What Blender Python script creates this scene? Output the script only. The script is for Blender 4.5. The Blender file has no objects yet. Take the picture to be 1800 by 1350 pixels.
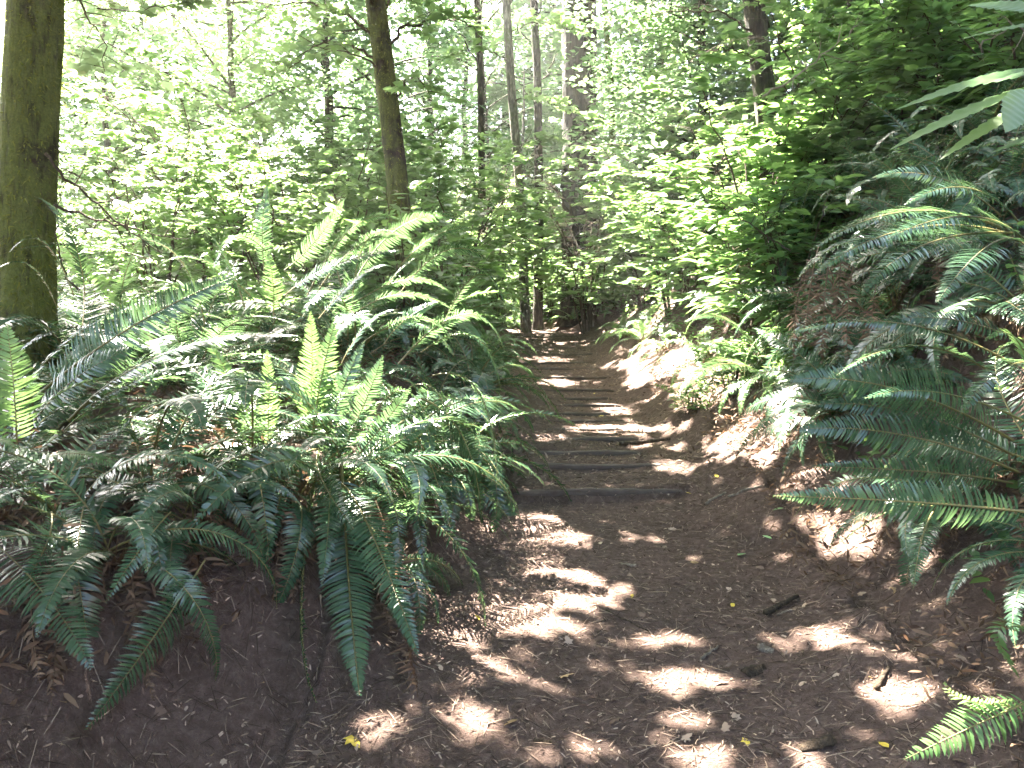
import bpy, math, random
import numpy as np
from mathutils import Vector, Matrix

R = math.radians
SC = bpy.context.scene
COL = SC.collection
rng = np.random.default_rng(11)
random.seed(11)

# ---------------------------------------------------------------- camera
CAM = Vector((0.0, 0.0, 1.5))
F = 1350.0
PITCH = math.atan(115 / F)
cam = bpy.data.cameras.new('camera')
cam.lens = 27.0
cam.sensor_width = 36.0
cam.clip_start = 0.05
cam.clip_end = 600
co = bpy.data.objects.new('camera', cam)
co.location = CAM
co.rotation_euler = (math.pi / 2 - PITCH, 0, 0)
COL.objects.link(co)
SC.camera = co

# ---------------------------------------------------------------- light
SUN_EL, SUN_AZ = R(53), R(-36)            # azimuth from +Y, clockwise positive
S = Vector((math.sin(SUN_AZ) * math.cos(SUN_EL), math.cos(SUN_AZ) * math.cos(SUN_EL), math.sin(SUN_EL)))
sl = bpy.data.lights.new('sun', 'SUN')
sl.energy = 5.0
sl.angle = R(0.45)
sl.color = (1.0, 0.93, 0.81)
so = bpy.data.objects.new('sun', sl)
so.rotation_euler = (-S).to_track_quat('-Z', 'Y').to_euler()
so.location = S * 40
COL.objects.link(so)
w = bpy.data.worlds.new('World')
SC.world = w
w.use_nodes = True
wn = w.node_tree
bg = wn.nodes['Background']
sky = wn.nodes.new('ShaderNodeTexSky')
sky.sky_type = 'NISHITA'
sky.sun_disc = False
sky.sun_elevation = SUN_EL
sky.sun_rotation = SUN_AZ % (2 * math.pi)
sky.dust_density = 4.0
sky.air_density = 1.0
wn.links.new(sky.outputs[0], bg.inputs[0])
bg.inputs[1].default_value = 0.05
SC.view_settings.view_transform = 'Standard'
SC.view_settings.look = 'None'
SC.view_settings.exposure = 5.1
SC.view_settings.gamma = 1.0
SC.cycles.use_denoising = True
SC.cycles.max_bounces = 8
SC.cycles.diffuse_bounces = 4
SC.cycles.transmission_bounces = 4
SC.cycles.glossy_bounces = 2
SC.cycles.caustics_reflective = False
SC.cycles.caustics_refractive = False
SC.cycles.sample_clamp_indirect = 4.0
SC.cycles.volume_bounces = 0


def P(px, py, d):
    """world point seen at photo pixel px,py (1800x1350), d metres ahead"""
    v = Vector(((px - 900) / F, -(py - 675) / F, -1.0))
    v.rotate(co.rotation_euler)
    return CAM + v * (d / v.y)


# ---------------------------------------------------------------- helpers
def lattice(ix, iy, seed):
    h = (ix.astype(np.int64) * 374761393 + iy.astype(np.int64) * 668265263 + seed * 974711) & 0xffffffff
    h = ((h ^ (h >> 13)) * 1274126177) & 0xffffffff
    return ((h ^ (h >> 16)) & 0xffff) / 65535.0


def vnoise(x, y, seed=0):
    ix, iy = np.floor(x), np.floor(y)
    fx, fy = x - ix, y - iy
    fx, fy = fx * fx * (3 - 2 * fx), fy * fy * (3 - 2 * fy)
    a, b = lattice(ix, iy, seed), lattice(ix + 1, iy, seed)
    c, d = lattice(ix, iy + 1, seed), lattice(ix + 1, iy + 1, seed)
    return (a * (1 - fx) + b * fx) * (1 - fy) + (c * (1 - fx) + d * fx) * fy - 0.5


def fbm(x, y, seed=0, o=4):
    r, a = 0, 1.0
    for k in range(o):
        r = r + a * vnoise(x * 2 ** k, y * 2 ** k, seed + k)
        a *= 0.5
    return r


def sstep(a, b, x):
    t = np.clip((x - a) / (b - a), 0, 1)
    return t * t * (3 - 2 * t)


def new_mesh(name, V, faces, mat=None, smooth=False):
    """V (n,3); faces: list of int arrays (m,k)"""
    V = np.asarray(V, dtype=np.float32)
    me = bpy.data.meshes.new(name)
    me.vertices.add(len(V))
    me.vertices.foreach_set('co', V.ravel())
    fs = [np.asarray(f, dtype=np.int32) for f in faces if len(f)]
    loops = np.concatenate([f.ravel() for f in fs])
    tot = np.concatenate([np.full(len(f), f.shape[1], dtype=np.int32) for f in fs])
    start = np.concatenate([[0], np.cumsum(tot)[:-1]]).astype(np.int32)
    me.loops.add(len(loops))
    me.loops.foreach_set('vertex_index', loops)
    me.polygons.add(len(tot))
    me.polygons.foreach_set('loop_start', start)
    me.polygons.foreach_set('loop_total', tot)
    if smooth:
        me.polygons.foreach_set('use_smooth', np.ones(len(tot), dtype=bool))
    me.update(calc_edges=True)
    me.validate()
    if mat:
        me.materials.append(mat)
    return me


class MB:
    def __init__(self):
        self.V, self.T, self.Q, self.n = [], [], [], 0

    def add(self, V, T=None, Q=None):
        V = np.asarray(V, dtype=float).reshape(-1, 3)
        if T is not None and len(T):
            self.T.append(np.asarray(T) + self.n)
        if Q is not None and len(Q):
            self.Q.append(np.asarray(Q) + self.n)
        self.V.append(V)
        self.n += len(V)
        return self

    def mesh(self, name, mat, smooth=False):
        f = []
        if self.T:
            f.append(np.concatenate(self.T))
        if self.Q:
            f.append(np.concatenate(self.Q))
        return new_mesh(name, np.concatenate(self.V), f, mat, smooth)


def link(name, data, parent=None):
    o = bpy.data.objects.new(name, data)
    COL.objects.link(o)
    if parent is not None:
        o.parent = parent
    return o


LABELS = {}


def tag(o, label, cat, group=None, kind=None):
    o['label'] = label
    o['category'] = cat
    if group:
        o['group'] = group
    if kind:
        o['kind'] = kind
    LABELS[label] = LABELS.get(label, 0) + 1
    return o


def empty(name, loc, label, cat, group=None, rz=0.0):
    o = bpy.data.objects.new(name, None)
    o.empty_display_size = 0.2
    o.location = loc
    o.rotation_euler = (0, 0, rz)
    COL.objects.link(o)
    return tag(o, label, cat, group)


def tube(pts, rad, sides=6, rough=0.0, seed=0):
    pts = np.asarray(pts, dtype=float)
    n = len(pts)
    rad = np.broadcast_to(np.asarray(rad, dtype=float), (n,))
    T = np.gradient(pts, axis=0)
    T /= np.linalg.norm(T, axis=1)[:, None] + 1e-9
    ref = np.array([1.0, 0.13, 0.07]) if abs(T[:, 0]).mean() < 0.7 else np.array([0.1, 1.0, 0.05])
    A = np.cross(T, ref)
    A /= np.linalg.norm(A, axis=1)[:, None] + 1e-9
    B = np.cross(T, A)
    th = np.linspace(0, 2 * np.pi, sides, endpoint=False)
    rr = rad[:, None] * np.ones(sides)[None]
    if rough:
        rr = rr * (1 + rough * (fbm(np.cos(th)[None] * 2.2 + 5 + pts[:, 2:3] * 0.9, np.sin(th)[None] * 2.2 + 9 + pts[:, 2:3] * 1.3, seed, 4)
                                + (0.55 * fbm(np.cos(th)[None] * 6 + 20 + 0 * pts[:, 2:3], np.sin(th)[None] * 6 + 20 + pts[:, 2:3] * 3.2, seed + 3, 4) if n > 60 else 0)
                                + 0.5 * fbm(th[None] * 2.4 + 0 * pts[:, 2:3], pts[:, 2:3] * 0.8 + 0 * th[None], seed + 7, 3)))
    V = pts[:, None, :] + rr[..., None] * (np.cos(th)[None, :, None] * A[:, None, :] + np.sin(th)[None, :, None] * B[:, None, :])
    i, j = np.meshgrid(np.arange(n - 1), np.arange(sides), indexing='ij')
    j2 = (j + 1) % sides
    Q = np.stack([i * sides + j, i * sides + j2, (i + 1) * sides + j2, (i + 1) * sides + j], -1).reshape(-1, 4)
    return V.reshape(-1, 3), Q


def bez(p0, p1, p2, n):
    t = np.linspace(0, 1, n)[:, None]
    p0, p1, p2 = (np.asarray(p, dtype=float) for p in (p0, p1, p2))
    return (1 - t) ** 2 * p0 + 2 * t * (1 - t) * p1 + t * t * p2


def through(p0, m, p2, n):
    p0, m, p2 = (np.asarray(p, dtype=float) for p in (p0, m, p2))
    return bez(p0, 2 * m - 0.5 * (p0 + p2), p2, n)


# ---------------------------------------------------------------- materials
def nodes_of(name):
    m = bpy.data.materials.new(name)
    m.use_nodes = True
    nt = m.node_tree
    return m, nt, nt.nodes['Principled BSDF'], nt.nodes['Material Output']


def ramp(nt, fac, stops, interp='LINEAR'):
    r = nt.nodes.new('ShaderNodeValToRGB')
    r.color_ramp.interpolation = interp
    el = r.color_ramp.elements
    while len(el) < len(stops):
        el.new(0.5)
    for e, (p, c) in zip(el, stops):
        e.position = p
        e.color = (*c, 1)
    nt.links.new(fac, r.inputs[0])
    return r.outputs[0]


def noise(nt, scale, detail=5, vec=None, rough=0.6):
    n = nt.nodes.new('ShaderNodeTexNoise')
    n.inputs['Scale'].default_value = scale
    n.inputs['Detail'].default_value = detail
    n.inputs['Roughness'].default_value = rough
    if vec is not None:
        nt.links.new(vec, n.inputs['Vector'])
    return n.outputs[0]


def mixc(nt, fac, a, b):
    m = nt.nodes.new('ShaderNodeMix')
    m.data_type = 'RGBA'
    for s, v in ((m.inputs[0], fac), (m.inputs[6], a), (m.inputs[7], b)):
        if isinstance(v, (tuple, list)):
            s.default_value = (*v, 1)
        elif isinstance(v, (float, int)):
            s.default_value = v
        else:
            nt.links.new(v, s)
    return m.outputs[2]


def bump(nt, h, strength, dist, bsdf):
    b = nt.nodes.new('ShaderNodeBump')
    b.inputs['Strength'].default_value = strength
    b.inputs['Distance'].default_value = dist
    nt.links.new(h, b.inputs['Height'])
    nt.links.new(b.outputs[0], bsdf.inputs['Normal'])


def leaf_mat(name, c0, c1, c2, tr, mix=0.42, rough=0.38, spec=0.5):
    """thin leaf: colour varies leaf by leaf; part of the light passes through"""
    m, nt, b, out = nodes_of(name)
    g = nt.nodes.new('ShaderNodeNewGeometry')
    oi = nt.nodes.new('ShaderNodeObjectInfo')
    c = ramp(nt, g.outputs['Random Per Island'], [(0.0, c0), (0.5, c1), (1.0, c2)])
    hv = nt.nodes.new('ShaderNodeHueSaturation')
    mr = nt.nodes.new('ShaderNodeMapRange')
    mr.inputs[3].default_value = 0.75
    mr.inputs[4].default_value = 1.25
    nt.links.new(oi.outputs['Random'], mr.inputs[0])
    nt.links.new(mr.outputs[0], hv.inputs['Value'])
    nt.links.new(c, hv.inputs['Color'])
    nt.links.new(hv.outputs[0], b.inputs['Base Color'])
    b.inputs['Roughness'].default_value = rough
    b.inputs['Specular IOR Level'].default_value = spec
    t = nt.nodes.new('ShaderNodeBsdfTranslucent')
    tv = ramp(nt, g.outputs['Random Per Island'], [(0.0, tuple(x * 0.75 for x in tr)), (1.0, tr)])
    nt.links.new(tv, t.inputs[0])
    ms = nt.nodes.new('ShaderNodeMixShader')
    ms.inputs[0].default_value = mix
    nt.links.new(b.outputs[0], ms.inputs[1])
    nt.links.new(t.outputs[0], ms.inputs[2])
    nt.links.new(ms.outputs[0], out.inputs[0])
    return m


M = {}
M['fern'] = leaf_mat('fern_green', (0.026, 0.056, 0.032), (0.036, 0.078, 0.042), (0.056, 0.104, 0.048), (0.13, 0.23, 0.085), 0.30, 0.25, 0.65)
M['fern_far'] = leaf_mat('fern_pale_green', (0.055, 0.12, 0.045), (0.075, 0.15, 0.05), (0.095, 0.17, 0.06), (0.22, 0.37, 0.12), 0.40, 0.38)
M['fern_new_backlit'] = leaf_mat('fern_fresh_backlit', (0.05, 0.11, 0.035), (0.065, 0.135, 0.04), (0.08, 0.15, 0.045), (0.18, 0.30, 0.09), 0.40, 0.36)  # fresh fronds; on backlit ones the glow is put into this lighter colour
M['dead'] = leaf_mat('dead_frond_brown', (0.07, 0.041, 0.026), (0.12, 0.073, 0.045), (0.20, 0.13, 0.085), (0.15, 0.085, 0.05), 0.25, 0.8, 0.2)
M['maple'] = leaf_mat('maple_leaf', (0.05, 0.115, 0.03), (0.07, 0.145, 0.035), (0.09, 0.165, 0.045), (0.27, 0.41, 0.14), 0.46, 0.40)
M['berry'] = leaf_mat('berry_leaf', (0.05, 0.115, 0.04), (0.065, 0.14, 0.045), (0.10, 0.17, 0.05), (0.23, 0.39, 0.10), 0.42, 0.4)
M['tree'] = leaf_mat('tree_leaf', (0.05, 0.11, 0.04), (0.065, 0.14, 0.045), (0.09, 0.16, 0.05), (0.26, 0.40, 0.18), 0.46, 0.5)
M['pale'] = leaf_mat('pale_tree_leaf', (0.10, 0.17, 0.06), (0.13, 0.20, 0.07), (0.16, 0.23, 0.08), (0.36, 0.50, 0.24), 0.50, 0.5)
M['shade_canopy'] = leaf_mat('shade_canopy_leaf', (0.03, 0.07, 0.025), (0.04, 0.085, 0.028), (0.05, 0.10, 0.03), (0.12, 0.2, 0.06), 0.3, 0.5)  # darkened and less translucent so the overhead leaves let less light through
M['needle'] = leaf_mat('conifer_needles', (0.03, 0.065, 0.03), (0.04, 0.08, 0.035), (0.055, 0.095, 0.04), (0.10, 0.17, 0.05), 0.3, 0.5)
M['litter'] = leaf_mat('litter_brown', (0.045, 0.029, 0.022), (0.12, 0.080, 0.060), (0.40, 0.295, 0.22), (0.12, 0.07, 0.04), 0.12, 0.85, 0.2)
M['yellow'] = leaf_mat('yellow_leaf', (0.50, 0.36, 0.05), (0.60, 0.44, 0.06), (0.55, 0.42, 0.10), (0.6, 0.42, 0.05), 0.25, 0.6, 0.3)
M['tan'] = leaf_mat('tan_leaf', (0.30, 0.19, 0.09), (0.36, 0.24, 0.12), (0.40, 0.28, 0.15), (0.3, 0.18, 0.08), 0.2, 0.7, 0.3)
M['greenleaf'] = leaf_mat('fallen_green_leaf', (0.22, 0.36, 0.16), (0.26, 0.40, 0.18), (0.28, 0.42, 0.2), (0.3, 0.45, 0.15), 0.25, 0.5, 0.4)


def bark_mat(name, dark, light, moss, moss_amt, scale=9):
    m, nt, b, out = nodes_of(name)
    tc = nt.nodes.new('ShaderNodeTexCoord')
    mp = nt.nodes.new('ShaderNodeMapping')
    mp.inputs['Scale'].default_value = (1, 1, 0.22)
    nt.links.new(tc.outputs['Object'], mp.inputs[0])
    n1 = noise(nt, scale * 2.2, 8, mp.outputs[0], 0.7)
    c = ramp(nt, n1, [(0.36, tuple(x * (0.5 if scale < 15 else 1.0) for x in dark)), (0.5, dark), (0.66, light)])
    n2 = noise(nt, scale * 0.33, 8, tc.outputs['Object'], 0.72)
    f = ramp(nt, n2, [(max(0.0, 0.62 - moss_amt * 0.5), (0, 0, 0)), (max(0.1, 0.74 - moss_amt * 0.5), (1, 1, 1))])
    n3 = noise(nt, scale * 9, 4, tc.outputs['Object'])
    mc = ramp(nt, n3, [(0.3, tuple(x * 0.5 for x in moss)), (0.7, moss)])
    crack = ramp(nt, n1, [(0.36, (0.3, 0.3, 0.3)), (0.48, (1, 1, 1))])
    fm = nt.nodes.new('ShaderNodeMath')
    fm.operation = 'MULTIPLY'
    nt.links.new(f, fm.inputs[0])
    nt.links.new(crack, fm.inputs[1])
    nt.links.new(mixc(nt, fm.outputs[0], c, mc), b.inputs['Base Color'])
    b.inputs['Roughness'].default_value = 0.9
    b.inputs['Specular IOR Level'].default_value = 0.2
    bump(nt, n1, 1.0, 0.07, b)
    return m


M['mossbark'] = bark_mat('mossy_bark', (0.028, 0.02, 0.013), (0.085, 0.066, 0.045), (0.12, 0.145, 0.03), 0.56)
M['darkmoss'] = bark_mat('dark_mossy_bark', (0.018, 0.013, 0.009), (0.06, 0.045, 0.032), (0.10, 0.12, 0.025), 0.42)
M['bark'] = bark_mat('grey_brown_bark', (0.035, 0.028, 0.022), (0.12, 0.095, 0.07), (0.07, 0.085, 0.03), 0.25)
M['palebark'] = bark_mat('pale_grey_bark', (0.10, 0.09, 0.075), (0.27, 0.25, 0.21), (0.12, 0.14, 0.06), 0.2)
M['firbark'] = bark_mat('dark_fir_bark', (0.022, 0.017, 0.013), (0.075, 0.055, 0.042), (0.05, 0.06, 0.03), 0.1, 5)
M['twig'] = bark_mat('brown_twig', (0.06, 0.042, 0.028), (0.14, 0.10, 0.065), (0.1, 0.1, 0.05), 0.0, 20)
M['paletwig'] = bark_mat('pale_dead_twig', (0.22, 0.18, 0.14), (0.42, 0.36, 0.29), (0.2, 0.2, 0.1), 0.0, 20)
M['rachis'] = leaf_mat('frond_stalk', (0.12, 0.10, 0.03), (0.16, 0.13, 0.04), (0.14, 0.14, 0.04), (0.2, 0.18, 0.05), 0.2, 0.5)
M['moss'] = leaf_mat('moss_tuft', (0.06, 0.07, 0.012), (0.11, 0.12, 0.022), (0.16, 0.165, 0.035), (0.28, 0.30, 0.06), 0.4, 0.9, 0.1)


def ground_mat():
    m, nt, b, out = nodes_of('forest_soil')
    tc = nt.nodes.new('ShaderNodeTexCoord')
    v = tc.outputs['Object']
    n1 = noise(nt, 1.3, 6, v, 0.65)
    n2 = noise(nt, 26, 8, v, 0.7)
    n3 = noise(nt, 140, 4, v, 0.7)
    base = ramp(nt, n1, [(0.3, (0.085, 0.057, 0.047)), (0.55, (0.138, 0.090, 0.074)), (0.75, (0.19, 0.130, 0.108))])
    fine = ramp(nt, n2, [(0.28, (0.040, 0.026, 0.021)), (0.5, (0.13, 0.089, 0.074)), (0.72, (0.27, 0.20, 0.167))])
    c = mixc(nt, 0.5, base, fine)
    spk = ramp(nt, n3, [(0.62, (0, 0, 0)), (0.70, (1, 1, 1))])
    c = mixc(nt, spk, c, (0.22, 0.155, 0.115))
    nt.links.new(c, b.inputs['Base Color'])
    b.inputs['Roughness'].default_value = 0.95
    b.inputs['Specular IOR Level'].default_value = 0.15
    ad = nt.nodes.new('ShaderNodeMath')
    ad.operation = 'ADD'
    nt.links.new(n2, ad.inputs[0])
    nt.links.new(n3, ad.inputs[1])
    bump(nt, ad.outputs[0], 1.0, 0.035, b)
    return m


M['soil'] = ground_mat()


def wood_mat():
    m, nt, b, out = nodes_of('weathered_timber')
    tc = nt.nodes.new('ShaderNodeTexCoord')
    mp = nt.nodes.new('ShaderNodeMapping')
    mp.inputs['Scale'].default_value = (0.6, 9, 9)
    nt.links.new(tc.outputs['Object'], mp.inputs[0])
    n = noise(nt, 6, 8, mp.outputs[0], 0.7)
    d = noise(nt, 7, 5, tc.outputs['Object'], 0.7)
    c = ramp(nt, n, [(0.3, (0.030, 0.021, 0.016)), (0.7, (0.12, 0.088, 0.068))])
    f = ramp(nt, d, [(0.42, (0, 0, 0)), (0.62, (1, 1, 1))])
    nt.links.new(mixc(nt, f, c, (0.060, 0.038, 0.029)), b.inputs['Base Color'])
    b.inputs['Roughness'].default_value = 0.85
    bump(nt, n, 0.7, 0.01, b)
    return m


M['timber'] = wood_mat()

# ---------------------------------------------------------------- terrain
# each timber: photo y of its top edge, metres ahead, photo x of its ends, riser height
STEPS = [(859, 5.60, 898, 1212, 0.105), (815, 6.20, 915, 1205, 0.06), (792, 6.72, 925, 1130, 0.05), (769, 7.30, 915, 1125, 0.045),
         (753, 7.85, 920, 1100, 0.045), (738, 8.40, 915, 1100, 0.045), (725, 8.98, 912, 1090, 0.05), (710, 9.60, 912, 1092, 0.05),
         (699, 10.15, 912, 1075, 0.045), (684, 10.80, 910, 1085, 0.055), (662, 11.90, 912, 1082, 0.055), (647, 12.70, 912, 1062, 0.055),
         (636, 13.45, 912, 1060, 0.055), (622, 14.30, 910, 1055, 0.06), (611, 15.15, 914, 1052, 0.06), (604, 15.90, 914, 1042, 0.05),
         (597, 16.65, 914, 1015, 0.05), (591, 17.40, 914, 1008, 0.05)]
STEPS = [(a, b, c, d, e * (0.8 if k == 0 else 0.66)) for k, (a, b, c, d, e) in enumerate(STEPS)]
stepz = [P(950, s[0], s[1]).z for s in STEPS]
py_, pz_ = [-40, 0, 3.0, 4.6, STEPS[0][1] - 0.04], [-0.4, -0.03, 0.0, 0.07, stepz[0] - STEPS[0][4]]
for k, s in enumerate(STEPS):
    py_ += [s[1] - 0.002, s[1] + 0.025, s[1] + 0.12]
    pz_ += [stepz[k] - 0.02, stepz[k] + 0.002, stepz[k] + 0.008]
    if k + 1 < len(STEPS):
        py_ += [STEPS[k + 1][1] - 0.04]
        pz_ += [stepz[k + 1] - STEPS[k + 1][4]]
py_ += [18.3, 22, 30, 60, 130]
pz_ += [1.165, 1.2, 1.15, 1.2, 1.2]
sm_y, sm_z = [-40, 0, 3, 4.6] + [s[1] for s in STEPS] + [18.3, 22, 30, 60, 130], [-0.4, -0.03, 0, 0.07] + [z - 0.04 for z in stepz] + [1.165, 1.2, 1.15, 1.2, 1.2]


def cx(y):
    c = np.interp(y, [-5, 0, 2.5, 5.6, 10.5, 17, 18.5, 21, 24, 30, 60, 130], [0.25, 0.3, 0.42, 0.60, 0.74, 0.76, 0.72, 0.2, -0.9, -4, -22, -60])
    return c


def H(x, y, detail=True):
    x, y = np.asarray(x, dtype=float), np.asarray(y, dtype=float)
    c = cx(y)
    t = x - c
    wob = 0.10 * fbm(y * 0.7, 0 * y + 3.3, 5, 3)
    hw = 0.70 + 0.12 * sstep(5.6, 2.5, y) + wob
    on = sstep(0.85, 0.60, np.abs(t))
    z = np.interp(y, py_, pz_) * on + np.interp(y, sm_y, sm_z) * (1 - on)
    z = z + 0.02 * (t / 0.7) ** 2 * (np.abs(t) < 1.2)
    tl = np.maximum(-t - hw - np.interp(y, [-5, 1.5, 2.2, 3.0, 4.0], [0.6, 0.55, 0.42, 0.16, 0.0]), 0)
    bw = np.interp(y, [1.5, 2.5, 4.0], [1.35, 1.2, 0.95])
    hb = np.interp(y, [-5, 1, 2.4, 4, 7, 12, 18, 26, 60], [0.6, 0.6, 0.70, 0.74, 0.65, 0.55, 0.45, 0.3, 0.0])
    zl = hb * sstep(-0.1, bw, tl) * (tl > 0) + 0.10 * np.clip(tl - 0.9, 0, 2.0) - 0.30 * np.clip(tl - 4.0, 0, 28)
    zl = zl - hb * 0.0275 * (tl > 0)
    tr = np.maximum(t - hw, 0)
    a = np.interp(y, [0, 4, 7, 12, 20, 40], [0.14, 0.16, 0.42, 0.5, 0.4, 0.3])
    k = np.interp(y, [0, 4, 7, 12, 20, 40], [0.36, 0.36, 0.30, 0.22, 0.10, 0.02])
    q = np.minimum(tr, 1.5)
    zr = a * q + k * q ** 3 + np.interp(y, [0, 6, 12, 30, 60], [0.95, 0.9, 0.75, 0.5, 0.3]) * np.clip(tr - 1.5, 0, 26)
    z = z + zl + zr
    off = sstep(0.5, 1.1, np.abs(t))
    z = z + (0.05 + 0.13 * off) * fbm(x * 0.9, y * 0.9, 21, 3)
    if detail:
        z = z + (0.020 + 0.03 * off) * fbm(x * 5.5, y * 5.5, 31, 4) * (0.55 + 0.45 * off)
    return z


def axis(parts):
    out = []
    for a, b, s in parts:
        out += list(np.arange(a, b, s))
    return np.array(out)


def grow(a, s, lim, sign):
    o, st = [], s
    while abs(a) < lim:
        st = min(st * 1.18, 6)
        a = a + sign * st
        o.append(a)
    return o


gx = np.array(sorted(grow(-3.2, 0.03, 110, -1)) + list(np.arange(-3.2, 3.6, 0.03)) + grow(3.6, 0.03, 110, 1))
gy = np.array(sorted(grow(1.5, 0.03, 30, -1)) + list(np.arange(1.5, 9, 0.03)) + list(np.arange(9, 19, 0.045)) + grow(19, 0.05, 170, 1))
X, Y = np.meshgrid(gx, gy)
Z = H(X, Y)
nx, ny = len(gx), len(gy)
i, j = np.meshgrid(np.arange(ny - 1), np.arange(nx - 1), indexing='ij')
Q = np.stack([i * nx + j, i * nx + j + 1, (i + 1) * nx + j + 1, (i + 1) * nx + j], -1).reshape(-1, 4)
g = link('ground', new_mesh('ground', np.stack([X, Y, Z], -1).reshape(-1, 3), [Q], M['soil'], True))
tag(g, 'brown forest soil with the trodden path and its earth banks', 'ground', None, 'structure')


def on_ground(x, y, up=0.0):
    return Vector((x, y, float(H(x, y)) + up))


def hit(px, py):
    """where the sight line through a photo pixel meets the ground"""
    v = Vector(((px - 900) / F, -(py - 675) / F, -1.0))
    v.rotate(co.rotation_euler)
    d = np.arange(1.2, 40, 0.01)
    xs, zs = CAM.x + v.x / v.y * d, CAM.z + v.z / v.y * d
    b = np.nonzero(zs < H(xs, d))[0]
    if not len(b):
        return None
    k = b[0]
    return Vector((xs[k], d[k], zs[k]))


def at(px, d):
    """ground point in photo column px, d metres ahead"""
    return on_ground((px - 900) / F * d * 1.0036, d)


# ---------------------------------------------------------------- timber steps
STEP_WORDS = ['nearest timber step, dark wide board at the foot of the stairs', 'second timber step up from the foot, its right end in sun',
              'third timber step up from the foot, mostly covered by litter', 'fourth timber step up, worn, just before the sunlit patch',
              'fifth timber step up, crossed by the large sunlit patch', 'sixth timber step up, thin dark edge behind the large sunlit patch',
              'seventh timber step up, dark edge among brown litter', 'eighth timber step up, shaded, sunny spot at its right end',
              'ninth timber step up, half buried short dark edge', 'tenth timber step up, long straight dark board halfway up the flight',
              'eleventh timber step up, just behind a small patch of sun', 'twelfth timber step up, short and half buried',
              'thirteenth timber step up, below the bright streak of sun at left', 'fourteenth timber step up, above the bright streak of sun at left',
              'fifteenth timber step up, wide dark shadowed board near the top', 'fourth timber step down from the crest, thin dark line',
              'second timber step down from the crest, short dark line', 'topmost timber step, just under the sunlit crest of the path']
STEP_WORDS[15] = 'third timber step down from the crest, thin dark line'
for k, (yy, d, x0, x1, rr) in enumerate(STEPS):
    a, b = P(x0, yy, d), P(x1, yy, d)
    n = 26
    L = b.x - a.x
    u = np.linspace(-L / 2, L / 2, n)
    ring = []
    dp, top, bot = 0.04 + 0.015 * rng.random(), 0.0, -rr - 0.05
    prof = np.array([(0.0, bot), (0.0, top - 0.018), (0.004, top - 0.007), (0.014, top), (dp - 0.012, top), (dp, top - 0.012), (dp, bot)])
    bow = 0.008 * rng.standard_normal()
    til = 0.008 * rng.standard_normal()
    Vs = []
    for q, uu in enumerate(u):
        e = 1 - abs(uu) / (L / 2)
        wy = bow * (1 - (2 * uu / L) ** 2) + 0.006 * float(vnoise(np.array(uu * 9.0), np.array(k * 3.7), 3))
        wz = til * uu / L + 0.016 * float(fbm(np.array(uu * 5.0), np.array(k * 1.9), 4, 3)) - 0.02 * max(0, 0.12 - e) / 0.12
        pr = prof + np.stack([0.006 * vnoise(np.full(7, uu * 14), np.arange(7) * 1.7 + k, 8), 0.006 * vnoise(np.full(7, uu * 11), np.arange(7) * 2.3 + k, 9)], -1)
        Vs.append(np.stack([np.full(7, uu), pr[:, 0] + wy, pr[:, 1] + wz], -1))
    V = np.concatenate(Vs)
    i, j = np.meshgrid(np.arange(n - 1), np.arange(7), indexing='ij')
    j2 = (j + 1) % 7
    Q = np.stack([i * 7 + j, (i + 1) * 7 + j, (i + 1) * 7 + j2, i * 7 + j2], -1).reshape(-1, 4)
    mb = MB().add(V, None, Q)
    fan = np.array([[0, c, c + 1] for c in range(1, 6)])
    mb.T += [fan, fan[:, ::-1] + (n - 1) * 7]
    o = link('timber_step', mb.mesh('timber_step', M['timber'], False))
    o.location = ((a.x + b.x) / 2, d - 0.02, a.z)
    o.rotation_euler = (0, 0, 0.02 * rng.standard_normal())
    tag(o, STEP_WORDS[k], 'step', 'timber steps up the path')


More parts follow.
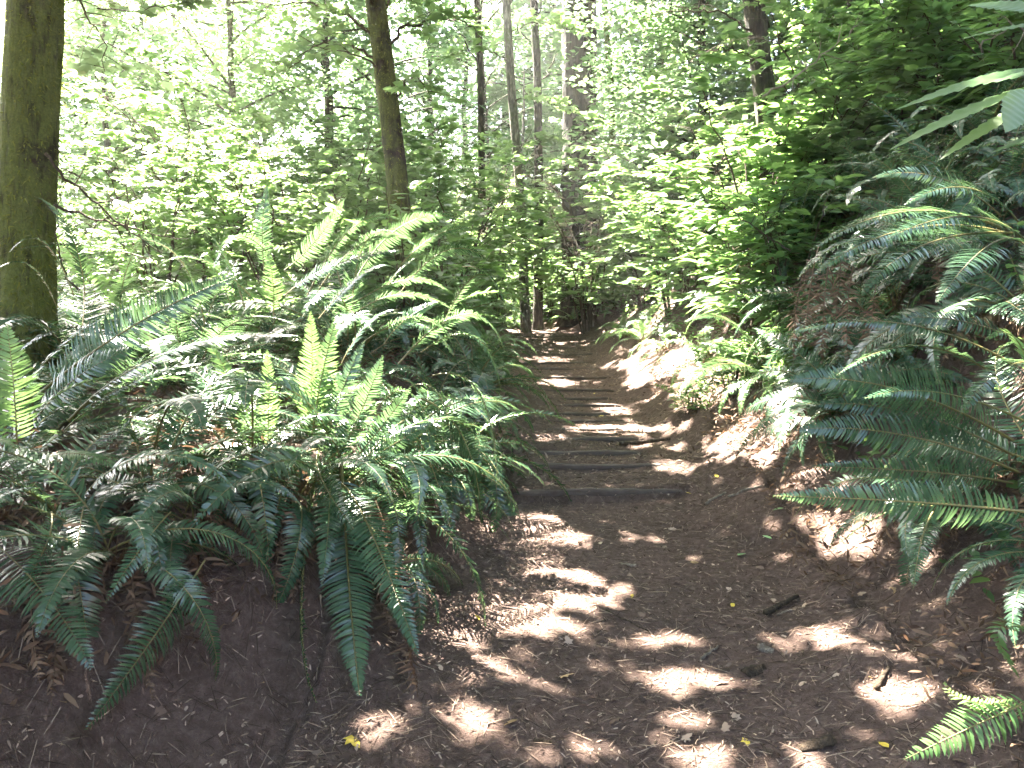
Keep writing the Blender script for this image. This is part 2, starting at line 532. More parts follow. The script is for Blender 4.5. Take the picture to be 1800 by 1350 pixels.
# ---------------------------------------------------------------- fronds
def frond_geo(pts, W, npin, roll=0.0, stipe=0.16, sag=0.25, fwd=18, jit=0.06, B0=None, miss=0.0, seed=0, wr=0.0):
    """one once-divided sword fern frond along pts"""
    r = np.random.default_rng(seed)
    pts = np.asarray(pts, dtype=float)
    seg = np.r_[0, np.cumsum(np.linalg.norm(np.diff(pts, axis=0), axis=1))]
    L = seg[-1]
    Tg = np.gradient(pts, axis=0)
    Tg /= np.linalg.norm(Tg, axis=1)[:, None]
    if B0 is None:
        B0 = np.cross(pts[-1] - pts[0], pts[len(pts) // 2] - pts[0])
        if np.linalg.norm(B0) < 1e-4:
            B0 = np.array([0, 1.0, 0])
    B0 = B0 / np.linalg.norm(B0)
    s = np.sort(stipe + (1 - stipe) * (np.linspace(0, 1, npin) ** 0.92))
    s = np.repeat(s, 2)
    side = np.tile([1.0, -1.0], npin)
    s = np.clip(s + side * 0.25 * (1 - stipe) / npin + 0.1 / npin * r.standard_normal(len(s)), 0, 0.999)
    keep = r.random(len(s)) > miss
    s, side = s[keep], side[keep]
    n = len(s)
    pos = np.stack([np.interp(s * L, seg, pts[:, c]) for c in range(3)], -1)
    T = np.stack([np.interp(s * L, seg, Tg[:, c]) for c in range(3)], -1)
    T /= np.linalg.norm(T, axis=1)[:, None]
    B = B0[None] - T * (T @ B0)[:, None]
    B /= np.linalg.norm(B, axis=1)[:, None]
    N = np.cross(T, B)
    flip = np.where(N[:, 2].mean() < 0, -1.0, 1.0)
    N = N * flip
    cr, sr = math.cos(roll), math.sin(roll)
    B, N = B * cr + N * sr, N * cr - B * sr
    q = (s - stipe) / (1 - stipe)
    shape = np.clip(q / 0.16, 0.45, 1) ** 0.7 * np.clip((1 - q) / 0.62, 0, 1) ** 0.85
    ln = W * (0.06 + 0.94 * shape) * (1 + jit * r.standard_normal(n))
    wd = np.minimum((1 - stipe) * L / npin * 0.80, ln * 0.5) * (1 + 0.5 * jit * r.standard_normal(n))
    a = np.radians(fwd + 14 * q) + jit * r.standard_normal(n)
    up = np.radians(8) + 1.2 * jit * r.standard_normal(n)
    tw = 0.25 + 1.5 * jit * r.standard_normal(n)
    D = side[:, None] * B * np.cos(a)[:, None] + T * np.sin(a)[:, None]
    Dn = D * np.cos(up)[:, None] + N * np.sin(up)[:, None]
    Wx = np.cross(N, D) * side[:, None]
    Wx = Wx * np.cos(tw)[:, None] + N * np.sin(tw)[:, None] * 1.0
    sg = sag * (1 + 1.5 * jit * r.standard_normal(n)) + wr * r.standard_normal(n)
    rows = [(0.0, 0.62, 0), (0.30, 1.0, 0.06), (0.68, 0.78, 0.40), (1.0, 0.0, 1.0)]
    Vp = []
    for u, ww, dr in rows:
        c = pos + Dn * (ln * u)[:, None] - N * (ln * sg * dr)[:, None] + T * (ln * 0.12 * u * u)[:, None]
        if ww > 0:
            Vp += [c + Wx * (wd * ww * 0.5)[:, None], c - Wx * (wd * ww * 0.5)[:, None]]
        else:
            Vp += [c]
    V = np.stack(Vp, 1).reshape(-1, 3)
    o = np.arange(n)[:, None] * 7
    Qd = np.concatenate([o + np.array([[0, 1, 3, 2]]), o + np.array([[2, 3, 5, 4]])])
    Tr = o + np.array([[4, 5, 6]])
    m = 14
    ss = np.linspace(0, 1, m)
    rp = np.stack([np.interp(ss * L, seg, pts[:, c]) for c in range(3)], -1)
    tv, tq = tube(rp, (0.0052 * (1 - ss) + 0.0012) * max(0.6, min(1.4, L)), 4)
    return V, Qd, Tr, tv, tq


def frond_mesh(name, geo, mat, rmat):
    V, Qd, Tr, tv, tq = geo
    n = len(V)
    me = new_mesh(name, np.concatenate([V, tv]), [Tr, Qd, tq + n], mat)
    me.materials.append(rmat)
    mi = np.zeros(len(me.polygons), dtype=np.int32)
    mi[len(Tr) + len(Qd):] = 1
    me.polygons.foreach_set('material_index', mi)
    return me


def arch_curve(th0, bend, sway=0.0, n=24, p=1.25):
    s = np.linspace(0, 1, n)
    th = np.radians(th0) - np.radians(bend) * s ** p
    ds = 1 / (n - 1)
    x = np.r_[0, np.cumsum(np.cos(th[:-1]) * ds)]
    z = np.r_[0, np.cumsum(np.sin(th[:-1]) * ds)]
    return np.stack([x, sway * s * s, z], -1)


ARCH = {}
styles = {'up': [(84, 70, 0.05), (80, 92, -0.1), (76, 100, 0.12), (82, 55, -0.03)],
          'arch': [(74, 108, 0.1), (68, 112, -0.12), (62, 95, 0.08), (70, 128, 0.0), (58, 112, 0.14), (64, 120, -0.05)],
          'low': [(44, 85, 0.1), (36, 92, -0.1), (28, 80, 0.05), (40, 100, 0.0)],
          'hang': [(42, 140, 0.05), (28, 125, -0.1), (12, 105, 0.1), (34, 130, 0.0)]}
YB = np.array([0, 1.0, 0])
for mt in ('fern', 'fern_far', 'fern_new_backlit'):
    for st, lst in styles.items():
        for k, (t0, be, sw) in enumerate(lst):
            geo = frond_geo(arch_curve(t0, be, sw), 0.105 + 0.015 * random.random(), 60 if mt != 'fern_far' else 44, random.uniform(-0.25, 0.25),
                            0.14, random.uniform(0.12, 0.4), 16, random.choice([0.05, 0.08, 0.12]), YB, random.choice([0.0, 0.02, 0.09]), 40 + k + len(st) * 7, random.choice([0, 0, 0.1]))
            ARCH[(mt, st, k)] = frond_mesh('frond_' + mt, geo, M[mt], M['rachis'])
for k, (t0, be) in enumerate([(20, 120), (0, 95), (-20, 70), (35, 135)]):
    geo = frond_geo(arch_curve(t0, be, 0.1 * (k - 1)), 0.085, 34, random.uniform(-0.6, 0.6), 0.14, 0.5, 10, 0.28, YB, 0.25, 90 + k, 0.5)
    ARCH[('dead', k)] = frond_mesh('dead_frond', geo, M['dead'], M['dead'])


def crown_tuft(L):
    """scaly brown root crown the fronds spring from"""
    n = 60
    ph, el = rng.uniform(0, 2 * np.pi, n), rng.uniform(0.2, 1.4, n)
    d = np.stack([np.cos(ph) * np.cos(el), np.sin(ph) * np.cos(el), np.sin(el)], -1)
    b = np.stack([np.cos(ph) * 0.05, np.sin(ph) * 0.05, np.full(n, -0.03)], -1) * L
    t = b + d * (0.10 + 0.08 * rng.random(n))[:, None] * L
    s = np.cross(d, [0, 0, 1.0]) * 0.012
    V = np.stack([b + s, b - s, t], 1).reshape(-1, 3)
    return new_mesh('root_crown', V, [np.arange(3 * n).reshape(-1, 3)], M['dead'])


def above(p, c=0.05):
    """the same sight line, brought forward until it is clear of the soil"""
    p = Vector(p)
    d = (p - CAM) / p.y
    while p.z < float(H(p.x, p.y)) + c and p.y > 1.5:
        p = p - d * 0.04
    return p


TUFT = crown_tuft(1.0)
GF = 'sword ferns along the path'
NF = [0]


def fern(label, base, L, n, mix='up:3,arch:6,low:3', az=None, spread=180, mat='fern', dead=3, tilt=0.45, extra=(), cat='fern', group=GF, seed=None):
    """rosette; az = compass of the middle frond in degrees from +x; extra = explicit fronds (mid point, tip point[, width, roll])"""
    NF[0] += 1
    tt = base[0] - float(cx(base[1])) - 0.7
    need = float(np.interp(base[1], [3.5, 5, 6, 12, 16], [0.9, 1.1, 1.05, 0.85, 0.6]))
    if -0.2 < tt < need and base[1] < 18.5:
        base = on_ground(base[0] + need - tt, base[1])
    r = random.Random(NF[0] * 17 + 3 if seed is None else seed)
    e = empty('sword_fern', base, label, cat, group)
    x, y = base[0], base[1]
    gxn = float(H(x + 0.25, y, False) - H(x - 0.25, y, False)) / 0.5
    gyn = float(H(x, y + 0.25, False) - H(x, y - 0.25, False)) / 0.5
    nrm = Vector((-gxn * tilt, -gyn * tilt, 1)).normalized()
    rot = Vector((0, 0, 1)).rotation_difference(nrm)
    pool = []
    for it in mix.split(','):
        s, c = it.split(':')
        pool += [s] * int(c)
    for k in range(n):
        a = (az if az is not None else 0) + (k + r.uniform(-0.45, 0.45)) / n * 2 * spread - spread
        st = r.choice(pool)
        me = ARCH[(mat, st, r.randrange(len(styles[st])))]
        o = link('frond', me, e)
        q = rot @ Matrix.Rotation(R(a), 3, 'Z').to_quaternion() @ Matrix.Rotation(R(r.uniform(-9, 9)), 3, 'Y').to_quaternion() @ Matrix.Rotation(R(r.uniform(-14, 14)), 3, 'X').to_quaternion()
        o.rotation_mode = 'QUATERNION'
        o.rotation_quaternion = q
        ll = L * r.uniform(0.72, 1.12)
        o.scale = (ll, ll * r.uniform(0.9, 1.1), ll)
        o.location = (r.uniform(-0.04, 0.04), r.uniform(-0.04, 0.04), 0)
    for k in range(dead):
        o = link('dead_frond', ARCH[('dead', r.randrange(4))], e)
        a = (az if az is not None else 0) + r.uniform(-spread, spread)
        o.rotation_euler = (r.uniform(-0.3, 0.3), r.uniform(-0.1, 0.4), R(a))
        ll = L * r.uniform(0.45, 0.8)
        o.scale = (ll, ll, ll)
        o['label'] = 'withered brown frond hanging under the green ones'
    for k, ex in enumerate(extra):
        mid, tip = above(ex[0]), above(ex[1])
        wdt = ex[2] if len(ex) > 2 else 0.10
        rl = ex[3] if len(ex) > 3 else 0.0
        mt = ex[4] if len(ex) > 4 else mat
        b0 = ex[5] if len(ex) > 5 else base
        pts = through(Vector(b0) - Vector(base), Vector(mid) - Vector(base), Vector(tip) - Vector(base), 28)
        LL = float(np.linalg.norm(np.diff(pts, axis=0), axis=1).sum())
        dd = mt == 'dead'
        geo = frond_geo(pts, wdt * LL if wdt < 0.3 else wdt, max(30, int(LL * 64)), rl, 0.12, 0.6 if dd else 0.22, 14, 0.3 if dd else 0.06, None, 0.22 if dd else 0.01, NF[0] * 31 + k, 0.5 if dd else 0)
        o = link('dead_frond' if dd else 'frond', frond_mesh('dead_frond' if dd else 'frond', geo, M[mt], M['dead' if dd else 'rachis']), e)
        if dd:
            o['label'] = 'withered brown frond hanging down over the soil'
    t = link('root_crown', TUFT, e)
    return e


# ---- left bank clump
def fx(b, m, t, wdt=0.12, mat='fern', roll=0.0):
    """one long frond given by three photo points: foot, middle, tip"""
    return (P(*m), P(*t), wdt, roll, mat, P(*b))


fern('big sword fern in the middle of the left bank, long fronds hanging down the soil', at(585, 3.9), 1.1, 11, 'arch:5,low:3,hang:3', extra=[
    fx((560, 790, 3.8), (510, 830, 3.5), (468, 985, 3.25), 0.12), fx((560, 790, 3.8), (565, 840, 3.4), (622, 930, 3.1), 0.13), fx((580, 820, 3.7), (578, 910, 3.3), (566, 1028, 3.1), 0.12),
    fx((600, 840, 3.8), (690, 782, 3.6), (765, 740, 3.6), 0.12), fx((600, 800, 3.8), (612, 1010, 3.3), (632, 1222, 2.9), 0.11), fx((560, 800, 3.8), (530, 1050, 3.2), (556, 1235, 2.75), 0.11),
    fx((545, 800, 3.9), (562, 680, 3.9), (590, 560, 4.0), 0.14, 'fern_new_backlit'), fx((540, 780, 3.95), (548, 660, 4.0), (546, 548, 4.1), 0.14, 'fern_new_backlit'), fx((470, 800, 3.8), (472, 700, 3.85), (470, 615, 3.9), 0.17, 'fern_new_backlit'),
    fx((590, 815, 3.8), (638, 715, 3.8), (672, 625, 3.9), 0.15), fx((630, 800, 3.7), (680, 738, 3.7), (722, 680, 3.75), 0.14), fx((570, 790, 3.9), (600, 690, 3.9), (640, 600, 4.0), 0.14),
    fx((640, 830, 3.7), (690, 880, 3.4), (700, 1010, 3.2), 0.12), fx((520, 820, 3.7), (440, 870, 3.4), (405, 985, 3.2), 0.12), fx((650, 810, 3.7), (710, 850, 3.6), (760, 960, 3.4), 0.12),
    fx((600, 850, 3.6), (650, 930, 3.3), (735, 1150, 3.0), 0.12),
    fx((520, 850, 3.6), (500, 900, 3.4), (478, 1070, 3.2), 0.11, 'dead'), fx((530, 850, 3.6), (520, 930, 3.4), (515, 1060, 3.25), 0.11, 'dead', 0.4), fx((480, 850, 3.6), (460, 930, 3.4), (440, 1010, 3.3), 0.11, 'dead', 0.4),
    fx((660, 880, 3.5), (700, 1000, 3.3), (720, 1110, 3.1), 0.11, 'dead', 0.3)])
fern('sword fern beside the middle clump with one frond arching over to the left', at(440, 3.75), 1.0, 9, 'arch:5,low:3,hang:3', extra=[
    fx((430, 850, 3.6), (300, 708, 3.5), (160, 835, 3.35), 0.12), fx((455, 830, 3.8), (415, 690, 3.85), (355, 590, 3.95), 0.14, 'fern_new_backlit'), fx((440, 850, 3.6), (395, 790, 3.4), (380, 920, 3.2), 0.12),
    fx((430, 850, 3.6), (340, 800, 3.4), (270, 900, 3.2), 0.12), fx((370, 830, 3.5), (370, 880, 3.3), (372, 980, 3.2), 0.13, 'dead'), fx((350, 850, 3.4), (345, 900, 3.3), (330, 1000, 3.1), 0.13, 'dead', 0.4)])
fern('shaded sword fern at the lower left corner with two dark fronds reaching the bank foot', at(180, 2.85), 0.85, 8, 'arch:3,low:3,hang:3', az=-60, spread=130, dead=8, extra=[
    fx((360, 985, 2.85), (270, 1120, 2.5), (152, 1282, 2.25), 0.13, 'fern', 0.2), fx((-40, 930, 2.6), (75, 1040, 2.4), (160, 1175, 2.3), 0.17, 'fern', -0.1), fx((300, 900, 2.9), (250, 960, 2.7), (185, 1060, 2.55), 0.12),
    fx((150, 880, 2.9), (140, 930, 2.7), (130, 1040, 2.55), 0.12), fx((90, 900, 2.7), (80, 960, 2.55), (20, 1060, 2.45), 0.14),
    fx((110, 960, 2.6), (105, 1060, 2.5), (90, 1230, 2.3), 0.12, 'dead'), fx((230, 980, 2.7), (240, 1080, 2.6), (270, 1230, 2.35), 0.11, 'dead', 0.4), fx((60, 980, 2.6), (55, 1070, 2.5), (70, 1200, 2.35), 0.12, 'dead', 0.5)])
fern('wide sword fern on the left with pale glossy fronds sweeping up to the right', at(60, 3.9), 1.2, 9, 'arch:6,low:4', extra=[
    fx((60, 700, 3.8), (235, 572, 3.9), (412, 487, 4.3), 0.13), fx((120, 740, 3.6), (300, 618, 3.7), (522, 590, 3.9), 0.13), fx((60, 740, 3.5), (140, 660, 3.5), (240, 610, 3.6), 0.20),
    fx((110, 760, 3.5), (210, 700, 3.5), (330, 720, 3.5), 0.14), fx((40, 700, 3.9), (120, 600, 4.1), (260, 530, 4.4), 0.13), fx((150, 720, 3.6), (260, 660, 3.7), (350, 640, 3.8), 0.14)])
fern('bright green backlit sword fern at the left edge below the mossy trunk', at(-20, 3.0), 0.8, 6, 'up:3,arch:5', mat='fern_new_backlit', dead=1, extra=[
    fx((30, 800, 2.9), (25, 690, 2.9), (12, 570, 3.0), 0.19, 'fern_new_backlit'), fx((0, 800, 2.9), (-20, 700, 2.9), (-30, 600, 3.0), 0.17, 'fern_new_backlit')])
fern('sword fern behind the middle clump with sunlit fronds pointing straight up', at(500, 5.6), 1.15, 11, 'arch:8,low:2', extra=[
    fx((500, 475, 5.5), (553, 425, 5.6), (605, 352, 5.8), 0.14), fx((475, 450, 5.5), (415, 415, 5.3), (375, 475, 5.1), 0.14), fx((465, 480, 5.7), (461, 400, 5.7), (470, 325, 5.8), 0.14),
    fx((500, 520, 5.3), (590, 465, 5.3), (705, 440, 5.4), 0.13), fx((440, 520, 5.3), (350, 455, 5.2), (275, 470, 5.1), 0.13), fx((360, 570, 5.2), (300, 440, 5.3), (185, 432, 5.2), 0.13), fx((430, 540, 5.0), (372, 415, 5.1), (295, 385, 5.1), 0.13), fx((540, 520, 5.4), (620, 400, 5.7), (700, 385, 5.8), 0.13), fx((560, 560, 5.0), (640, 480, 5.1), (690, 470, 5.2), 0.13), fx((480, 560, 5.0), (480, 500, 5.0), (470, 440, 5.1), 0.16, 'fern_new_backlit')])
fern('sword fern at the path side with fronds arching right over the path edge', at(700, 5.1), 1.2, 12, 'arch:7,low:3,hang:3', extra=[
    fx((700, 640, 4.9), (815, 552, 4.9), (888, 618, 4.75), 0.14), fx((600, 570, 4.8), (700, 518, 4.9), (798, 545, 4.9), 0.13), fx((620, 535, 5.0), (715, 492, 5.1), (790, 512, 5.1), 0.13),
    fx((675, 605, 4.7), (715, 560, 4.7), (772, 530, 4.8), 0.15), fx((700, 470, 5.6), (770, 412, 5.7), (835, 402, 5.7), 0.12), fx((600, 640, 4.5), (650, 565, 4.6), (700, 545, 4.7), 0.14), fx((560, 510, 5.2), (640, 425, 5.4), (725, 420, 5.5), 0.13),
    fx((740, 700, 4.6), (815, 770, 4.5), (848, 925, 4.1), 0.13), fx((720, 680, 4.6), (775, 700, 4.5), (795, 830, 4.3), 0.13), fx((700, 740, 4.5), (750, 800, 4.3), (795, 950, 4.0), 0.13), fx((760, 660, 4.8), (842, 690, 4.7), (874, 850, 4.5), 0.13),
    fx((620, 500, 5.6), (705, 398, 5.9), (805, 382, 5.9), 0.13), fx((700, 520, 5.6), (785, 440, 5.7), (862, 462, 5.6), 0.13), fx((780, 570, 5.6), (842, 482, 5.6), (892, 545, 5.5), 0.13), fx((740, 620, 4.9), (830, 590, 4.8), (880, 680, 4.7), 0.13), fx((660, 720, 4.4), (720, 690, 4.4), (760, 780, 4.2), 0.13), fx((640, 600, 4.7), (745, 560, 4.7), (800, 620, 4.6), 0.13)])
fern('dark sword fern hanging over the bank just left of the nearest step', at(800, 5.6), 1.15, 22, 'arch:5,low:3,hang:4', dead=5)
fern('sword fern low on the bank with brown half dead fronds trailing to the soil', at(670, 3.75), 0.7, 8, 'arch:3,low:4,hang:6', az=-70, spread=120, dead=7, extra=[
    (P(690, 1030, 3.3), P(735, 1155, 3.1), 0.11), (P(720, 880, 3.6), P(745, 1000, 3.4), 0.11), (P(700, 1060, 3.35), P(735, 1225, 3.1), 0.10, 0.3, 'dead'), (P(665, 1000, 3.4), P(690, 1120, 3.2), 0.10, -0.3, 'dead')])
fern('sword fern between the middle clump and the leaning trunk, tips catching sun', at(620, 6.6), 1.6, 22, 'up:2,arch:9', extra=[(P(640, 430, 6.5), P(740, 440, 6.3), 0.11)])
fern('sword fern on the left shaded bank under the wide pale fern', at(250, 3.4), 1.05, 18, 'arch:6,low:3,hang:4', dead=4)
fern('sword fern at the foot of the big mossy trunk', at(130, 5.0), 1.3, 12, 'up:2,arch:8', extra=[
    fx((130, 520, 4.7), (75, 425, 4.6), (15, 445, 4.5), 0.13), fx((100, 540, 4.6), (50, 465, 4.5), (-15, 480, 4.4), 0.13), fx((260, 455, 4.8), (140, 430, 4.7), (30, 438, 4.6), 0.12), fx((150, 520, 4.7), (120, 400, 4.7), (60, 345, 4.7), 0.13)])
fern('sword fern right behind the wide pale fern, between the two mossy trunks', at(330, 5.2), 1.25, 20, 'up:3,arch:8')
fern('sword fern left of the path, level with the large sunlit patch', at(820, 7.2), 1.15, 20, 'up:2,arch:8,low:3')
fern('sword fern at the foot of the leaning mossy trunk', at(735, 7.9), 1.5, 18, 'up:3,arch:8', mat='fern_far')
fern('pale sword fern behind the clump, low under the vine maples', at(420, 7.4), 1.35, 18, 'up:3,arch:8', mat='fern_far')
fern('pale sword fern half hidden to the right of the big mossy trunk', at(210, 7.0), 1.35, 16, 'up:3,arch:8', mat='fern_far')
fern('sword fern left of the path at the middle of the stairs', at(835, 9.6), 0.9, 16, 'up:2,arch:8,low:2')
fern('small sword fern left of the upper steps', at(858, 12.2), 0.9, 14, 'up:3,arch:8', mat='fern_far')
fern('small yellow green fern left of the crest of the path', at(866, 15.2), 0.9, 12, 'up:3,arch:8', mat='fern_new_backlit', dead=0)
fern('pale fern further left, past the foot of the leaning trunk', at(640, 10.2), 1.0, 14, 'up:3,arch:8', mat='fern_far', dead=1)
fern('pale fern behind the leaning trunk, left of the middle steps', at(780, 11.2), 1.0, 14, 'up:3,arch:8', mat='fern_far', dead=1)
# ---- right bank
fern('large sword fern high on the right bank with fronds fanning left', at(1790, 4.3), 1.05, 10, 'arch:7,low:4', az=150, spread=150, dead=8, extra=[
    fx((1760, 400, 4.4), (1590, 372, 4.2), (1425, 440, 4.1), 0.12), fx((1770, 410, 4.3), (1600, 402, 4.0), (1440, 475, 3.9), 0.12), fx((1780, 410, 4.2), (1625, 430, 3.8), (1515, 518, 3.7), 0.12),
    fx((1800, 430, 4.0), (1740, 430, 3.7), (1648, 530, 3.5), 0.15), fx((1760, 380, 4.6), (1650, 312, 4.5), (1535, 312, 4.6), 0.14), fx((1790, 390, 4.5), (1700, 330, 4.3), (1590, 360, 4.3), 0.14), fx((1800, 420, 4.3), (1700, 380, 4.0), (1560, 420, 3.9), 0.13)])
fern('sword fern at the right edge with long fronds reaching left above the bare bank', at(1860, 3.5), 0.95, 8, 'arch:6,low:4', az=170, spread=110, dead=8, extra=[
    fx((1780, 640, 3.6), (1580, 568, 3.6), (1385, 587, 3.7), 0.11), fx((1750, 660, 3.5), (1610, 608, 3.4), (1470, 660, 3.3), 0.11), fx((1830, 640, 3.3), (1760, 650, 3.1), (1688, 728, 3.0), 0.14),
    fx((1810, 660, 3.3), (1780, 590, 3.2), (1730, 600, 3.2), 0.16, 'fern_new_backlit'), fx((1800, 600, 3.6), (1660, 560, 3.6), (1540, 570, 3.7), 0.12)])
fern('blue green sword fern hanging over the right bank in shade', at(1700, 3.9), 0.85, 8, 'arch:4,low:5,hang:2', az=185, spread=90, dead=8, extra=[
    fx((1790, 780, 3.6), (1580, 685, 3.5), (1385, 668, 3.6), 0.14, 'fern', 0.5), fx((1790, 830, 3.4), (1590, 765, 3.4), (1400, 755, 3.5), 0.14, 'fern', 0.5), fx((1780, 800, 3.5), (1600, 725, 3.5), (1430, 712, 3.6), 0.13, 'fern', 0.4),
    fx((1780, 850, 3.4), (1640, 830, 3.3), (1430, 820, 3.4), 0.10, 'fern', 0.4), fx((1800, 740, 3.4), (1650, 690, 3.3), (1520, 700, 3.3), 0.13)])
fern('sword fern low on the right whose longest frond points left across the soil', at(1900, 3.1), 0.8, 5, 'low:5,arch:3', az=175, spread=80, dead=5, extra=[
    fx((1850, 905, 2.8), (1600, 882, 2.9), (1360, 872, 3.1), 0.10, 'fern', 0.5), fx((1640, 900, 2.95), (1620, 950, 2.8), (1605, 1035, 2.65), 0.14), fx((1640, 890, 3.0), (1560, 900, 3.0), (1470, 960, 2.95), 0.11)])
fern('fresh green fern in the lower right corner by the path', at(1880, 2.35), 0.5, 3, 'low:4,arch:2', az=150, spread=60, mat='fern_new_backlit', dead=1, extra=[
    (P(1725, 1270, 2.15), P(1590, 1335, 2.1), 0.15, 0.2, 'fern_new_backlit', P(1830, 1225, 2.2)), (P(1760, 1240, 2.2), P(1660, 1200, 2.2), 0.12, 0.2, 'fern_new_backlit'), (P(1780, 1100, 2.3), P(1790, 1190, 2.3), 0.12)])
fern('sunlit pale fern on the right bank beside the bright bare soil', at(1330, 6.9), 0.85, 18, 'up:2,arch:7,low:5', az=200, spread=150, mat='fern_far', extra=[
    (P(1290, 570, 6.6), P(1205, 565, 6.5), 0.14), (P(1270, 640, 6.4), P(1195, 690, 6.2), 0.13)])
fern('sword fern above the curved foot of the right bank', at(1400, 5.7), 0.9, 14, 'arch:6,low:5,hang:2', az=200, spread=130, dead=10, extra=[
    fx((1440, 430, 5.4), (1425, 500, 5.2), (1412, 610, 5.1), 0.13, 'dead'), fx((1460, 450, 5.3), (1450, 520, 5.1), (1445, 640, 5.0), 0.13, 'dead', 0.5), fx((1420, 460, 5.4), (1400, 540, 5.2), (1395, 640, 5.1), 0.12, 'dead', -0.4),
    fx((1500, 470, 5.0), (1490, 540, 4.9), (1490, 640, 4.8), 0.13, 'dead', 0.3), fx((1480, 430, 5.2), (1475, 500, 5.0), (1465, 580, 5.0), 0.13, 'dead', -0.5), fx((1540, 500, 4.8), (1530, 580, 4.7), (1520, 660, 4.6), 0.13, 'dead', 0.2)])
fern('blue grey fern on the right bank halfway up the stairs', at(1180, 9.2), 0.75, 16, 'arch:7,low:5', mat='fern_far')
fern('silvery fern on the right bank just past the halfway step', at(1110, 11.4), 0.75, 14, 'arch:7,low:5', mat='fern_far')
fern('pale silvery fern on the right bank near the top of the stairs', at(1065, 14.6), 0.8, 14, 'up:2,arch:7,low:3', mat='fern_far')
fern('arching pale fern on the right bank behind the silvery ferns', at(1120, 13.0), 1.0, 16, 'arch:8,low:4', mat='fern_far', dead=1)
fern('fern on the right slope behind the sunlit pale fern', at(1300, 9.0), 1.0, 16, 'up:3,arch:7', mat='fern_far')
fern('dark fern on the steep slope above the blue green fern', at(1500, 5.2), 1.0, 16, 'up:2,arch:7,low:3', az=190, spread=150, dead=10)
fern('dark fern high on the shaded right slope at the top edge of the bare soil', at(1640, 6.3), 1.1, 18, 'up:3,arch:7')
fern('dark fern high on the right slope under the pale dead twig', at(1500, 7.6), 1.1, 16, 'up:3,arch:7')
fern('uppermost dark fern on the right slope near the photo top', at(1700, 7.8), 1.1, 16, 'up:3,arch:7')
fern('small yellow green fern lit on the dark right slope', at(1530, 8.6), 0.9, 12, 'up:4,arch:6', mat='fern_new_backlit', dead=0)
fern('fern on the slope at right behind the berry bushes', at(1400, 9.6), 1.0, 14, 'up:3,arch:7', mat='fern_far', dead=1)
fern('fern beyond the crest on the bend of the path', at(1010, 19.5), 0.9, 12, 'up:3,arch:7', mat='fern_far', dead=0)
fern('fern left of the bend beyond the crest', at(900, 20.5), 0.9, 12, 'up:3,arch:7', mat='fern_far', dead=0)

GL, GR_ = 'ferns filling the left bank', 'ferns filling the right slope'
for (px, d, L, n, az) in [(90, 2.95, 0.8, 8, -40), (320, 3.15, 0.75, 8, -60), (520, 3.6, 0.75, 9, -60), (20, 3.5, 0.9, 9, 0), (380, 4.4, 0.9, 11, None), (560, 4.7, 0.9, 11, None), (740, 5.0, 0.9, 12, None), (800, 6.1, 1.0, 12, None), (690, 4.2, 0.8, 10, -45), (770, 5.3, 0.9, 12, -30), (830, 8.4, 1.0, 12, None), (845, 10.8, 0.9, 10, None),
                          (160, 4.4, 0.95, 11, None), (660, 4.5, 0.9, 11, None), (760, 6.4, 1.1, 14, None), (300, 6.2, 1.2, 14, None), (90, 6.0, 1.2, 14, None), (540, 7.2, 1.3, 14, None), (660, 7.6, 1.4, 14, None), (790, 7.9, 1.2, 14, None), (450, 6.3, 1.2, 14, None)]:
    fern('green sword fern in the thick of the fern clump on the left bank', at(px, d), L, n, 'arch:7,low:4,hang:3', az, 180 if az is None else 150, dead=4, group=GL)
for (px, d, L, n, m) in [(1660, 5.2, 1.05, 16, 'fern'), (1760, 5.3, 1.05, 16, 'fern'), (1590, 6.0, 1.05, 16, 'fern'), (1480, 6.2, 1.0, 16, 'fern'), (1720, 6.4, 1.1, 16, 'fern'),
                         (1420, 7.6, 1.0, 14, 'fern'), (1560, 7.2, 1.0, 14, 'fern'), (1640, 8.6, 1.1, 14, 'fern'), 
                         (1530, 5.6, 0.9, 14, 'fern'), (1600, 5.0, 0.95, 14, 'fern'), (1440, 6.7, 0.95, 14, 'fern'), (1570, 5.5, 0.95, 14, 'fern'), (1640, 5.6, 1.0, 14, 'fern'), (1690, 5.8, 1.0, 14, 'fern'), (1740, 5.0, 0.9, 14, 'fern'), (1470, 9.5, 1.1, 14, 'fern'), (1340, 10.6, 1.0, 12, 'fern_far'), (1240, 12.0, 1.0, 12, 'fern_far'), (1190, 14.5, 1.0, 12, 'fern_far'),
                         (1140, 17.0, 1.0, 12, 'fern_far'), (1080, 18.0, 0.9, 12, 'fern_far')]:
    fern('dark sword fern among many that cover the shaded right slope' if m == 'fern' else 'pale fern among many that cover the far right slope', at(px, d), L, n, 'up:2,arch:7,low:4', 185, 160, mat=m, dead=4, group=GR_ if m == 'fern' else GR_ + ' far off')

# ---------------------------------------------------------------- leaves
_ml = [(0.0, 0.04, 0), (-0.06, 0.30, -0.05), (0.16, 0.24, 0.0), (0.36, 0.52, -0.07), (0.46, 0.24, 0.0), (0.68, 0.26, -0.04)]
_o = _ml + [(1.0, 0.0, -0.10)] + [(x, -y, z) for x, y, z in reversed(_ml)]
MAPLE_V = np.array([(0.34, 0, 0.02)] + _o)
MAPLE_T = np.array([(0, k, k + 1) for k in range(1, len(_o))] + [(0, len(_o), 1)])
OV_V = np.array([(0, 0, 0), (0.25, 0.22, 0.03), (0.6, 0.20, 0.0), (1, 0, -0.10), (0.6, -0.20, 0.0), (0.25, -0.22, 0.03), (0.5, 0, -0.03)])
OV_T = np.array([(6, 0, 1), (6, 1, 2), (6, 2, 3), (6, 3, 4), (6, 4, 5), (6, 5, 0)])
RH_V = np.array([(0, 0, 0), (0.42, 0.30, 0.05), (1, 0, -0.06), (0.42, -0.30, 0.05)])
